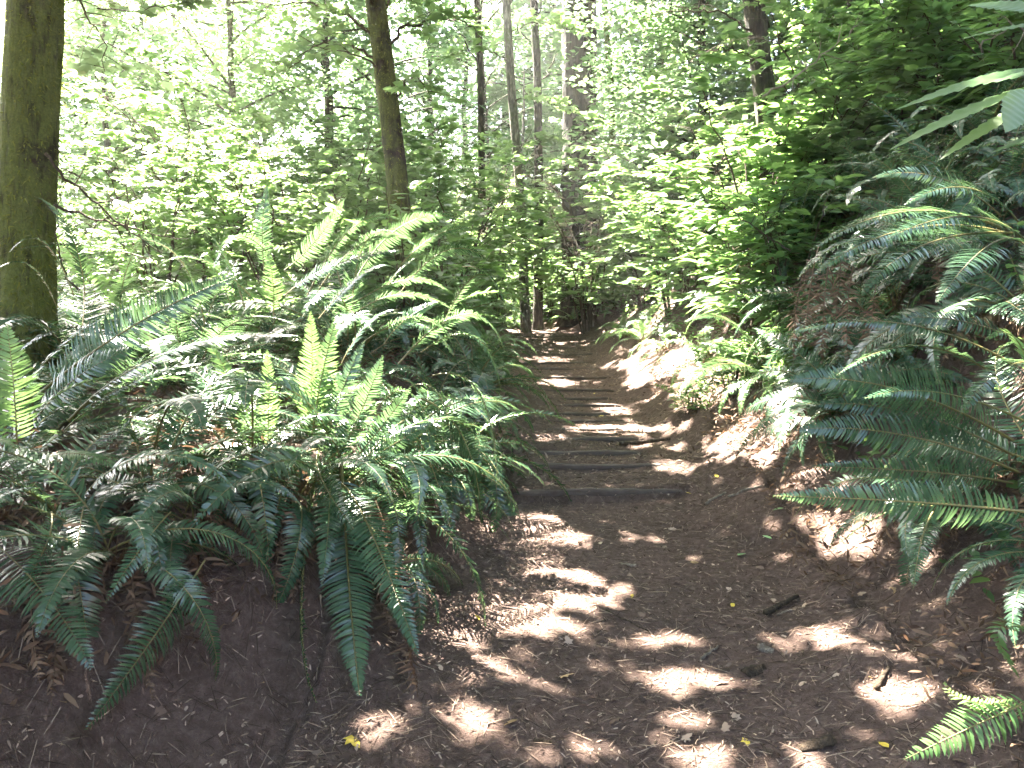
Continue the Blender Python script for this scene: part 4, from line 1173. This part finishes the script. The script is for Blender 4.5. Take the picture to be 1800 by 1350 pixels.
def conifer(seed, h, rad, bark):
    r = np.random.default_rng(seed)
    z = np.linspace(-0.3, h, 22)
    c = np.stack([np.cumsum(0.02 * r.standard_normal(22)), np.cumsum(0.02 * r.standard_normal(22)), z], -1)
    mb, lf = MB(), MB()
    V, Qd = tube(c, np.linspace(0.012 * h + 0.05, 0.03, 22), 10, 0.08, seed)
    mb.add(V, None, Qd)
    for k in range(int(h * 9)):
        u = r.uniform(0.06, 0.98)
        b = np.array([np.interp(u * 21, np.arange(22), c[:, q]) for q in range(3)])
        a = r.uniform(0, 2 * np.pi)
        l = rad * (1.05 - 0.8 * u) * r.uniform(0.6, 1.1)
        e = b + np.array([math.cos(a) * l, math.sin(a) * l, -l * r.uniform(0.1, 0.5)])
        lc = through(b, (b + e) / 2 + np.array([0, 0, 0.12 * l]), e, 9)
        lv, lq = tube(lc, np.linspace(0.018, 0.004, 9), 3)
        mb.add(lv, None, lq)
        if u < 0.2 and r.random() < 0.5:
            continue
        n = int(26 * l)
        f = r.uniform(0.2, 1.0, n)
        p = np.stack([np.interp(f * 8, np.arange(9), lc[:, q]) for q in range(3)], -1)
        sd = np.where(r.random(n) < 0.5, 1, -1)
        hd = a + sd * r.uniform(0.5, 1.1, n)
        V, T = scatter('ovate', p, 0.32 * (1.1 - 0.5 * f) * r.uniform(0.6, 1.2, n), hd, 0.25, r, np.stack([0.4 * np.cos(hd), 0.4 * np.sin(hd), np.zeros(n)], -1))
        V = p.repeat(7, 0) + (V - p.repeat(7, 0)) * 1.0
        lf.add(V, T)
    return mb.mesh('trunk', M[bark], True), lf.mesh('crown', M['needle'])


TA = [broadleaf(500 + k, 11 + k, 3.4, 44, 24, 'rhomb', 0.20, 'tree', 'bark', 0.03) for k in range(3)]
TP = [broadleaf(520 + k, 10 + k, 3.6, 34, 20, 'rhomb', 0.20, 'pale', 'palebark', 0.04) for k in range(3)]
TC = [conifer(540 + k, 17 + 2 * k, 2.6, 'firbark') for k in range(2)]


def tree(kind, var, label, px, d, s=1.0, name='broadleaf_tree', dz=0.0):
    e = empty(name, at(px, d) + Vector((0, 0, dz)), label, 'tree', 'trees in the background', random.uniform(0, 6.28))
    a, b = {'a': TA, 'p': TP, 'c': TC}[kind][var]
    link('trunk', a, e)
    link('crown', b, e)
    e.scale = (s, s, s)
    return e


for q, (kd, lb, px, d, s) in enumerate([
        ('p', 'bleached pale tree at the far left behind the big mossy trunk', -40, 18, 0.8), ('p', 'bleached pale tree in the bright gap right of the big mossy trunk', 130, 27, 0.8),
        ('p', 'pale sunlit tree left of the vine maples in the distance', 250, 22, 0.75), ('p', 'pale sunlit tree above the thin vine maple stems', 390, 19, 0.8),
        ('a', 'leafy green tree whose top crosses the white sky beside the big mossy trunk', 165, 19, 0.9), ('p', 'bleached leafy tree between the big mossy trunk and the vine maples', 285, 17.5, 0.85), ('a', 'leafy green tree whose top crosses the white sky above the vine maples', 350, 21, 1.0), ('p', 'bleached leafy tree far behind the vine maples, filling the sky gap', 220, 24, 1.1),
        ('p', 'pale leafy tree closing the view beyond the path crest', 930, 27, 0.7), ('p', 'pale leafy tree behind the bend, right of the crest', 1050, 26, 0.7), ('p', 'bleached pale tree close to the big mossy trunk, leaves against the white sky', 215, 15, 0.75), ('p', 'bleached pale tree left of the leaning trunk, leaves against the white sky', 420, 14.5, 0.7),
        ('p', 'pale green tree behind the middle vine maple', 500, 24, 1.0), ('a', 'bright green tree just left of the leaning trunk', 590, 17, 0.9),
        ('a', 'green tree behind the leaning trunk', 670, 21, 1.0), ('a', 'green tree right of the leaning trunk', 755, 24, 1.1),
        ('a', 'teal green tree between the leaning trunk and the slim pale trunk', 815, 30, 1.2), ('a', 'shaded tree left of the slim pale trunk', 865, 28, 1.2),
        ('c', 'dark conifer left of the broad fir trunk', 965, 37, 1.2), ('c', 'dark conifer right of the broad fir trunk', 1130, 31, 1.1),
        ('a', 'green tree in front of the firs at right', 1130, 18.5, 0.9), ('a', 'leafy tree over the right bank behind the maple shrub', 1230, 15.5, 0.85),
        ('a', 'leafy tree behind the brown trunk on the slope', 1360, 16, 0.9), ('c', 'dark conifer at the top of the right slope', 1450, 17, 1.0),
        ('a', 'shady tree at the upper right behind the dark trunk', 1540, 14.5, 0.8), ('a', 'shady tree in the upper right corner', 1680, 12.5, 0.75),
        ('c', 'conifer in the upper right corner behind the dark bushes', 1780, 14, 0.9), ('a', 'tall green tree far behind the broad fir trunk', 1030, 33, 1.5), ('c', 'dark conifer far behind the slim pale trunk', 890, 34, 1.3),
        ('p', 'tall pale tree far beyond the vine maples', 330, 34, 1.2),
        ('a', 'tall tree far behind the crest of the path', 930, 36, 1.4), ('a', 'tall tree far behind, right of the dark conifers', 1180, 30, 1.3), ('p', 'tall pale tree far behind the leaning trunk', 640, 36, 1.3)]):
    tree(kd, q % (2 if kd == 'c' else 3), lb, px, d, s, 'conifer_tree' if kd == 'c' else 'broadleaf_tree')

# ---------------------------------------------------------------- loose branches near the camera
def leaflet(mb, b, t, wr, droop=0.08, tw=0.0):
    """long pointed leaf with toothed edge, sunken midrib and pleats along its side veins"""
    b, t = np.array(b), np.array(t)
    d = t - b
    L = np.linalg.norm(d)
    s = np.cross(d / L, [0, 0, 1.0])
    s /= np.linalg.norm(s)
    nn = np.cross(s, d / L)
    s = s * math.cos(tw) + nn * math.sin(tw)
    nn = np.cross(s, d / L)
    m = 40
    u = np.linspace(0, 1, m)
    wv = 0.8 * wr * L * np.clip(np.sin(np.pi * u ** 0.72), 0, 1) ** 0.9
    pl = np.where(np.arange(m) % 4 < 2, 1.0, -1.0)
    teeth = 1 + 0.09 * ((np.arange(m) % 2) - 0.5) + 0.06 * rng.standard_normal(m)
    c = b + d * u[:, None] - np.array([0, 0, 1]) * (droop * L * u * u)[:, None] + s * (0.02 * L * np.sin(3 * u))[:, None]
    rows = []
    for f in (-1, -0.5, 0, 0.5, 1):
        a = abs(f)
        fw = d / L * (0.35 * a * wv)[:, None]
        rows.append(c + fw + s * (f * wv * (teeth if a == 1 else 1))[:, None] + nn * ((0.16 * a - 0.10 * a * a) * wv + 0.035 * wv * pl * a)[:, None])
    V = np.concatenate(rows)
    k = np.arange(m - 1)
    mb.add(V, None, np.concatenate([np.stack([r * m + k, r * m + k + 1, (r + 1) * m + k + 1, (r + 1) * m + k], -1) for r in range(4)]))


e = empty('overhanging_branch', P(1850, 200, 2.0), 'close leafy branch with long pointed leaves reaching in at the top right edge', 'branch')
off = np.array(e.location)
mb = MB()
for (b, t, wr, tw) in [((1815, 118, 1.95), (1572, 182, 2.1), 0.13, 0.55), ((1815, 150, 1.95), (1560, 252, 2.05), 0.14, 0.45), ((1812, 180, 1.9), (1652, 272, 1.95), 0.16, 0.5),
                       ((1812, 130, 1.95), (1640, 150, 2.3), 0.14, 0.5), ((1812, 160, 1.9), (1768, 222, 1.75), 0.20, 0.8), ((1840, 40, 2.1), (1690, 60, 2.3), 0.16, 0.4),
                       ((1840, 20, 2.1), (1700, 0, 2.3), 0.18, 0.5), ((1815, 190, 1.95), (1700, 225, 2.2), 0.14, 0.5), ((1840, 235, 1.9), (1740, 262, 2.1), 0.17, 0.6)]:
    leaflet(mb, np.array(P(*b)) - off, np.array(P(*t)) - off, wr, 0.06, tw)
link('foliage', mb.mesh('foliage', M['berry']), e)
mb = MB()
for a, m_, b in [((1900, 90, 1.9), (1850, 150, 1.9), (1825, 230, 1.9)), ((1900, 40, 1.9), (1840, 100, 1.9), (1800, 125, 1.9))]:
    v, q_ = tube(through(P(*a), P(*m_), P(*b), 10) - off, np.linspace(0.006, 0.002, 10), 5)
    mb.add(v, None, q_)
link('stem', mb.mesh('stem', M['twig']), e)


def bare_branch(label, main, sides_, r0, mat, name='bare_branch'):
    base = P(*main[0])
    e_ = None
    mb = MB()
    off = np.array(base)
    c = through(P(*main[0]), P(*main[1]), P(*main[2]), 18) - off
    c[1:-1] += 0.008 * rng.standard_normal((16, 3))
    v, q_ = tube(c, np.linspace(r0, r0 * 0.25, 18), 6)
    mb.add(v, None, q_)
    for (u, px, py, d) in sides_:
        b = np.array([np.interp(u * 17, np.arange(18), c[:, z]) for z in range(3)])
        t = np.array(P(px, py, d)) - off
        s = through(b, (b + t) / 2 + 0.02 * rng.standard_normal(3), t, 8)
        v, q_ = tube(s, np.linspace(r0 * 0.5, r0 * 0.12, 8), 4)
        mb.add(v, None, q_)
    o = link(name, mb.mesh(name, M[mat]))
    o.location = base
    return tag(o, label, 'branch')


bare_branch('pale bare dead branch crossing the upper right in front of the slope', [(1340, 170, 6.0), (1430, 110, 6.0), (1518, 35, 6.0)],
            [(0.3, 1400, 165, 5.9), (0.45, 1405, 80, 6.1), (0.6, 1500, 110, 6.0), (0.75, 1480, 40, 6.1), (0.85, 1512, 20, 6.0), (0.55, 1440, 60, 6.0)], 0.009, 'paletwig')
bare_branch('thin dark twig hanging across the bright sky at the upper left', [(170, 15, 6.0), (280, 25, 6.2), (465, 62, 6.5)],
            [(0.3, 175, 40, 6.0), (0.5, 300, 10, 6.2), (0.7, 420, 30, 6.4), (0.8, 400, 75, 6.4)], 0.006, 'twig')
bare_branch('bare dark branch stretching left from the leaning mossy trunk', [(662, 118, 8.4), (620, 95, 8.2), (540, 80, 8.0)], [(0.5, 590, 70, 8.1), (0.7, 560, 110, 8.0)], 0.012, 'twig')
bare_branch('dark fallen branch slanting over the ferns right of the big mossy trunk', [(80, 270, 4.8), (170, 360, 4.8), (285, 445, 4.9)],
            [(0.3, 150, 290, 4.8), (0.5, 235, 330, 4.9), (0.6, 140, 420, 4.8), (0.75, 250, 370, 4.9), (0.85, 290, 480, 4.8)], 0.011, 'twig')
bare_branch('bare crooked branch rising from the ferns beside the big mossy trunk', [(140, 510, 4.8), (100, 430, 4.8), (112, 300, 4.9)], [(0.4, 60, 400, 4.7), (0.55, 170, 380, 4.9), (0.7, 70, 330, 4.8), (0.85, 135, 290, 4.9)], 0.007, 'twig')
bare_branch('long thin bare branch slanting from the big mossy trunk down to the right', [(95, 360, 4.9), (220, 400, 5.0), (330, 420, 5.2)], [(0.3, 160, 420, 4.9), (0.5, 230, 360, 5.0), (0.7, 300, 470, 5.1), (0.8, 330, 390, 5.2)], 0.009, 'twig')
bare_branch('long bare stem rising at a slant through the berry bushes on the right', [(1390, 440, 6.6), (1300, 380, 6.6), (1215, 300, 6.8)], [(0.4, 1330, 330, 6.6), (0.7, 1240, 350, 6.7)], 0.008, 'twig')
bare_branch('spray of dead grey twigs at the very top right', [(1830, 60, 3.0), (1780, 50, 3.0), (1720, 85, 3.0)], [(0.3, 1760, 120, 3.0), (0.5, 1745, 20, 3.0), (0.7, 1710, 50, 3.0), (0.85, 1730, 110, 3.0)], 0.005, 'paletwig')

# ---------------------------------------------------------------- litter on the ground
def ground_pts(n, x0, x1, y0, y1, r, pw=1.0):
    x = r.uniform(x0, x1, n)
    y = y0 + (y1 - y0) * r.random(n) ** pw
    return np.stack([x, y, H(x, y)], -1)


lr = np.random.default_rng(5)
mb = MB()
for (n, x0, x1, y0, y1, tpl, s0, s1, pw) in [(30000, -2.0, 2.6, 1.7, 7.5, 'strip', 0.008, 0.032, 1.3), (7000, -2.0, 2.6, 1.7, 7.5, 'ovate', 0.006, 0.024, 1.3), (6000, -0.6, 3.0, 5.6, 18.5, 'strip', 0.03, 0.08, 1.0), (5000, -0.6, 3.0, 6.0, 18.5, 'ovate', 0.015, 0.05, 1.0), (700, -1.8, 2.6, 1.8, 7.0, 'maple', 0.022, 0.05, 1.0)]:
    p = ground_pts(n, x0, x1, y0, y1, lr, pw)
    p = p[(p[:, 0] - cx(p[:, 1]) > -0.95 - np.interp(p[:, 1], [2, 4], [0.35, 0])) | (lr.random(n) < 0.5)]
    n = len(p)
    gxn = (H(p[:, 0] + 0.03, p[:, 1]) - H(p[:, 0] - 0.03, p[:, 1])) / 0.06
    gyn = (H(p[:, 0], p[:, 1] + 0.03) - H(p[:, 0], p[:, 1] - 0.03)) / 0.06
    p[:, 2] += 0.004
    V, T = scatter(tpl, p, lr.uniform(s0, s1, n), lr.uniform(0, 6.28, n), 0.4, lr, np.stack([-gxn, -gyn, 0 * gxn], -1))
    mb.add(V, T)
o = link('leaf_litter', mb.mesh('leaf_litter', M['litter']))
tag(o, 'brown leaf scraps and duff strewn over the path and banks', 'leaf litter', None, 'stuff')
mb = MB()
n = 14000
p = ground_pts(n, -2.0, 2.8, 1.7, 9.0, lr, 1.4)
a = lr.uniform(0, 6.28, n)
l = lr.uniform(0.02, 0.10, n)
d = np.stack([np.cos(a), np.sin(a), 0.12 * lr.standard_normal(n)], -1)
q0 = p - d * (l / 2)[:, None]
q1 = p + d * (l / 2)[:, None]
q0[:, 2] = H(q0[:, 0], q0[:, 1]) + 0.003
q1[:, 2] = H(q1[:, 0], q1[:, 1]) + 0.008
s = np.stack([-np.sin(a), np.cos(a), 0 * a], -1) * 0.0013
V = np.stack([q0 + s, q0 - s, q1 - s, q1 + s, (q0 + q1) / 2 + np.array([0, 0, 0.003])], 1).reshape(-1, 3)
b5 = np.arange(n)[:, None] * 5
T = np.concatenate([b5 + np.array([[0, 1, 4]]), b5 + np.array([[1, 2, 4]]), b5 + np.array([[2, 3, 4]]), b5 + np.array([[3, 0, 4]])])
o = link('needle_litter', new_mesh('needle_litter', V, [T], M['litter']))
tag(o, 'dry needles and hair thin twigs strewn over the soil', 'needle litter', None, 'stuff')

n = 60000
x = np.concatenate([lr.uniform(-9, -1.3, n // 3), lr.uniform(1.6, 11, n - n // 3)])
y = np.where(x < 0, lr.uniform(4.5, 30, n), lr.uniform(3.2, 26, n))
x = x + cx(y) * 0.3
k = np.abs(x - cx(y)) > 1.6
x, y = x[k], y[k]
n = len(x)
p = np.stack([x, y, H(x, y) + lr.uniform(0.02, 0.28, n)], -1)
V, T = scatter('ovate', p, lr.uniform(0.05, 0.13, n), lr.uniform(0, 6.28, n), 0.4, lr)
o = link('ground_cover', new_mesh('ground_cover', V, [T], M['berry']))
tag(o, 'low leafy ground cover on the slopes under the ferns and bushes', 'ground cover', None, 'stuff')
n = 46000
x = np.concatenate([lr.uniform(-4.5, -0.9, n // 2), lr.uniform(1.5, 6, n - n // 2)])
y = lr.uniform(1.6, 11, n)
k = (np.abs(x - cx(y)) > np.where(x < 0, 1.25, 1.05) + np.where(x < 0, np.interp(y, [2, 3.2], [0.75, 0]), 0)) & (fbm(x * 1.7, y * 1.7, 61, 3) > -0.12)
x, y = x[k], y[k]
n = len(x)
p = np.stack([x, y, H(x, y) + 0.20 * lr.random(n) ** 2], -1)
V, T = scatter('strip', p, lr.uniform(0.03, 0.085, n), lr.uniform(0, 6.28, n), 1.1, lr)
o = link('dead_fern_litter', new_mesh('dead_fern_litter', V, [T], M['dead']))
tag(o, 'matted brown dead fern scraps on the banks beneath the ferns', 'dead fern litter', None, 'stuff')

# single fallen leaves
def lying_leaf(label, px, py, size, mat, tpl='ovate', head=None, lift=0.012):
    h_ = hit(px, py)
    V, T = scatter(tpl, np.zeros((1, 3)), size, np.array([random.uniform(0, 6.28) if head is None else head]), 0.25, lr)
    o_ = link('fallen_leaf', new_mesh('fallen_leaf', V, [T], M[mat]))
    o_.location = h_ + Vector((0, 0, lift))
    tag(o_, label, 'leaf', 'single fallen leaves on the soil')


for a in [('bright yellow leaf alone on the dark left bank', 472, 1168, 0.075, 'yellow'), ('dull yellow leaf just below the bright yellow one on the left bank', 466, 1205, 0.05, 'tan'),
          ('curled tan leaf on the soil at the bottom left of the path', 372, 1335, 0.055, 'tan'), ('yellow and brown leaf beside the bottom sunlit patch at left', 612, 1300, 0.07, 'yellow', 'maple'),
          ('orange yellow leaf at the bottom of the path, right of centre', 1305, 1305, 0.065, 'yellow', 'maple'), ('yellow leaf at the right end of the nearest timber step', 1205, 868, 0.085, 'yellow'),
          ('pale green leaf on the path right of the nearest step, higher up', 1378, 896, 0.08, 'greenleaf'), ('green heart shaped leaf in the middle of the path', 1297, 980, 0.085, 'greenleaf'),
          ('small pale green leaf above the heart shaped one', 1357, 950, 0.06, 'greenleaf'), ('ochre leaf on the path below the nearest step', 1213, 992, 0.06, 'tan'),
          ('olive yellow leaf near the middle right of the path', 1262, 842, 0.07, 'yellow'), ('yellow leaf scrap on the dark middle of the path', 1112, 1048, 0.04, 'yellow'),
          ('large tan leaf at the foot of the shaded right bank', 1570, 1042, 0.12, 'tan', 'maple'), ('brown leaf on the path left of the long sunlit patch', 985, 1195, 0.065, 'tan', 'maple'),
          ('yellow leaf sliver near the brown bark piece', 1285, 1070, 0.05, 'yellow'), ('pale leaf at the right foot of the path near the sunlit patch', 1525, 1195, 0.07, 'tan'),
          ('orange leaf near the fresh green fern in the corner', 1562, 1320, 0.055, 'yellow'), ('yellow leaf on the ninth step among brown litter', 1045, 692, 0.07, 'yellow'),
          ('small orange leaf in the large sunlit patch', 1108, 760, 0.07, 'yellow'), ('yellow leaf between the sixth and seventh steps', 1062, 733, 0.07, 'yellow'),
          ('tan leaf at lower left under the shaded fern', 118, 1242, 0.06, 'tan'), ('olive leaf in the lower middle of the path', 910, 1270, 0.06, 'tan'),
          ('yellow leaf left of the lower dark bank edge', 835, 1085, 0.045, 'yellow')]:
    lying_leaf(*a)


# sticks and bark pieces
def stick(label, px0, py0, px1, py1, r0, mat, name='stick', cat='stick'):
    a, b = hit(px0, py0), hit(px1, py1)
    mid = (a + b) / 2
    n = 10
    u = np.linspace(0, 1, n)
    c = np.stack([a.x + (b.x - a.x) * u, a.y + (b.y - a.y) * u], -1)
    z = np.maximum(H(c[:, 0], c[:, 1]), np.interp(u, [0, 1], [a.z, b.z])) + r0 * 0.8
    c = np.concatenate([c, z[:, None]], 1)
    c[1:-1] += 0.0025 * rng.standard_normal((n - 2, 3))
    v, q_ = tube(c - np.array(mid), np.linspace(r0, r0 * 0.6, n), 7, 0.15, 3)
    mb = MB().add(v, None, q_)
    mb.T += [np.array([[0, k + 1, k] for k in range(1, 6)]), np.array([[(n - 1) * 7, (n - 1) * 7 + k, (n - 1) * 7 + k + 1] for k in range(1, 6)])]
    o_ = link(name, mb.mesh(name, M[mat]))
    o_.location = mid
    tag(o_, label, cat, 'sticks on the path')


stick('grey stick right of the nearest step', 1240, 888, 1276, 868, 0.010, 'paletwig')
stick('longer grey stick right of the nearest step, reaching the bank', 1280, 875, 1340, 856, 0.010, 'paletwig')
stick('dark brown broken stick lying in the middle right of the path', 1345, 1082, 1402, 1052, 0.016, 'twig')
stick('short thin pale stick beside the dark broken stick', 1365, 1083, 1392, 1074, 0.006, 'paletwig')
stick('small green grey stick between the two long sunlit patches', 1232, 1160, 1262, 1138, 0.007, 'paletwig')
stick('brown stick in the shade at the right of the path', 1540, 1215, 1562, 1178, 0.013, 'twig')
stick('thin dark stick left of the long sunlit patch', 1065, 1075, 1140, 1112, 0.005, 'twig')
stick('thin crooked stick near the bottom of the path', 940, 1305, 970, 1310, 0.008, 'twig')
stick('oblique branch lying across the stairs in the sunny part', 1090, 784, 1178, 775, 0.022, 'twig')


def bark_piece(label, px, py, l, wd, th, rz, mat):
    h_ = hit(px, py)
    n = 7
    u = np.linspace(-0.5, 0.5, n)
    V = []
    for k, a in enumerate(u):
        ww = wd * (0.6 + 0.4 * math.cos(a * 2.6)) * (1 + 0.15 * rng.standard_normal())
        for (s_, t_) in ((-0.5, 0.1), (0, 0.6), (0.5, 0.1), (0.5, -0.3), (0, 0), (-0.5, -0.3)):
            V.append((a * l, s_ * ww, t_ * th + 0.003 * rng.standard_normal()))
    i, j = np.meshgrid(np.arange(n - 1), np.arange(6), indexing='ij')
    j2 = (j + 1) % 6
    Qd = np.stack([i * 6 + j, (i + 1) * 6 + j, (i + 1) * 6 + j2, i * 6 + j2], -1).reshape(-1, 4)
    mb = MB().add(V, None, Qd)
    mb.T += [np.array([[0, k, k + 1] for k in range(1, 5)]), np.array([[(n - 1) * 6, (n - 1) * 6 + k + 1, (n - 1) * 6 + k] for k in range(1, 5)])]
    o_ = link('bark_piece', mb.mesh('bark_piece', M[mat]))
    o_.location = h_ + Vector((0, 0, 0.012))
    o_.rotation_euler = (rng.uniform(-0.2, 0.2), rng.uniform(-0.25, 0.25), rz)
    tag(o_, label, 'bark', 'bark pieces on the path')


bark_piece('angular brown bark piece in the sunlit patch', 1325, 1183, 0.11, 0.06, 0.03, 0.5, 'twig')
bark_piece('small grey bark piece above the angular brown one', 1345, 1145, 0.07, 0.045, 0.02, -0.5, 'paletwig')
bark_piece('flat reddish bark piece in the shade at the bottom right', 1435, 1312, 0.13, 0.07, 0.02, 0.1, 'twig')
bark_piece('pale chip of wood in the middle of the path', 1105, 996, 0.09, 0.03, 0.015, 0.1, 'paletwig')

hz = MB()
b0, b1 = np.array([-116, -36, -14.0]), np.array([116, 178, 34.0])
cs = np.array([[(b0, b1)[i][0], (b0, b1)[j][1], (b0, b1)[k][2]] for i in (0, 1) for j in (0, 1) for k in (0, 1)])
hz.add(cs, None, np.array([[0, 1, 3, 2], [4, 6, 7, 5], [0, 4, 5, 1], [2, 3, 7, 6], [0, 2, 6, 4], [1, 5, 7, 3]]))
hm = bpy.data.materials.new('haze')
hm.use_nodes = True
hm.node_tree.nodes.clear()
ho = hm.node_tree.nodes.new('ShaderNodeOutputMaterial')
hv = hm.node_tree.nodes.new('ShaderNodeVolumePrincipled')
hv.inputs['Color'].default_value = (0.97, 0.97, 0.92, 1)
hv.inputs['Density'].default_value = 0.0009
hv.inputs['Anisotropy'].default_value = 0.4
hm.node_tree.links.new(hv.outputs[0], ho.inputs['Volume'])
tag(link('haze', hz.mesh('haze', hm)), 'thin bright haze hanging in the sunlit forest air', 'haze', None, 'stuff')

# crowns that would close the sun's way to the sunlit soil are thinned there
bpy.context.view_layer.update()
NV = {'maple': len(MAPLE_V), 'ovate': len(OV_V), 'rhomb': len(RH_V)}
for o in list(bpy.data.objects):
    if o.type != 'MESH' or o.name.split('.')[0] not in ('foliage', 'crown') or o.parent in owners or o.parent.name.startswith('overhanging'):
        continue
    me = o.data
    tp = 4 if me.name.startswith('crown') and me.materials[0] is not M['needle'] else (len(MAPLE_V) if me.materials[0] is M['maple'] else len(OV_V))
    loc = o.parent.location
    if not (-16 < loc.x < 6 and 3 < loc.y < 46):
        continue
    nv = len(me.vertices)
    V = np.empty(nv * 3, dtype=np.float32)
    me.vertices.foreach_get('co', V)
    V = V.reshape(-1, tp, 3)
    mw = np.array(o.parent.matrix_basis)
    C_ = V.mean(1) @ mw[:3, :3].T + mw[:3, 3]
    u, v = uvi(C_)
    keep = ~(LIT[u, v] & (C_ @ Sn > DEPTH[u, v] + 0.9))
    if keep.all():
        continue
    TT = {len(MAPLE_V): MAPLE_T, len(OV_V): OV_T, 4: RH_T}[tp]
    V = V[keep]
    T = (np.arange(len(V)) * tp)[:, None, None] + TT[None]
    o.data = new_mesh(me.name, V.reshape(-1, 3), [T.reshape(-1, 3)], me.materials[0])

for l_, c_ in LABELS.items():
    if c_ > 1:
        print('DUPLICATE LABEL', l_, c_)
    if not 4 <= len(l_.split()) <= 16:
        print('LABEL LENGTH', l_)
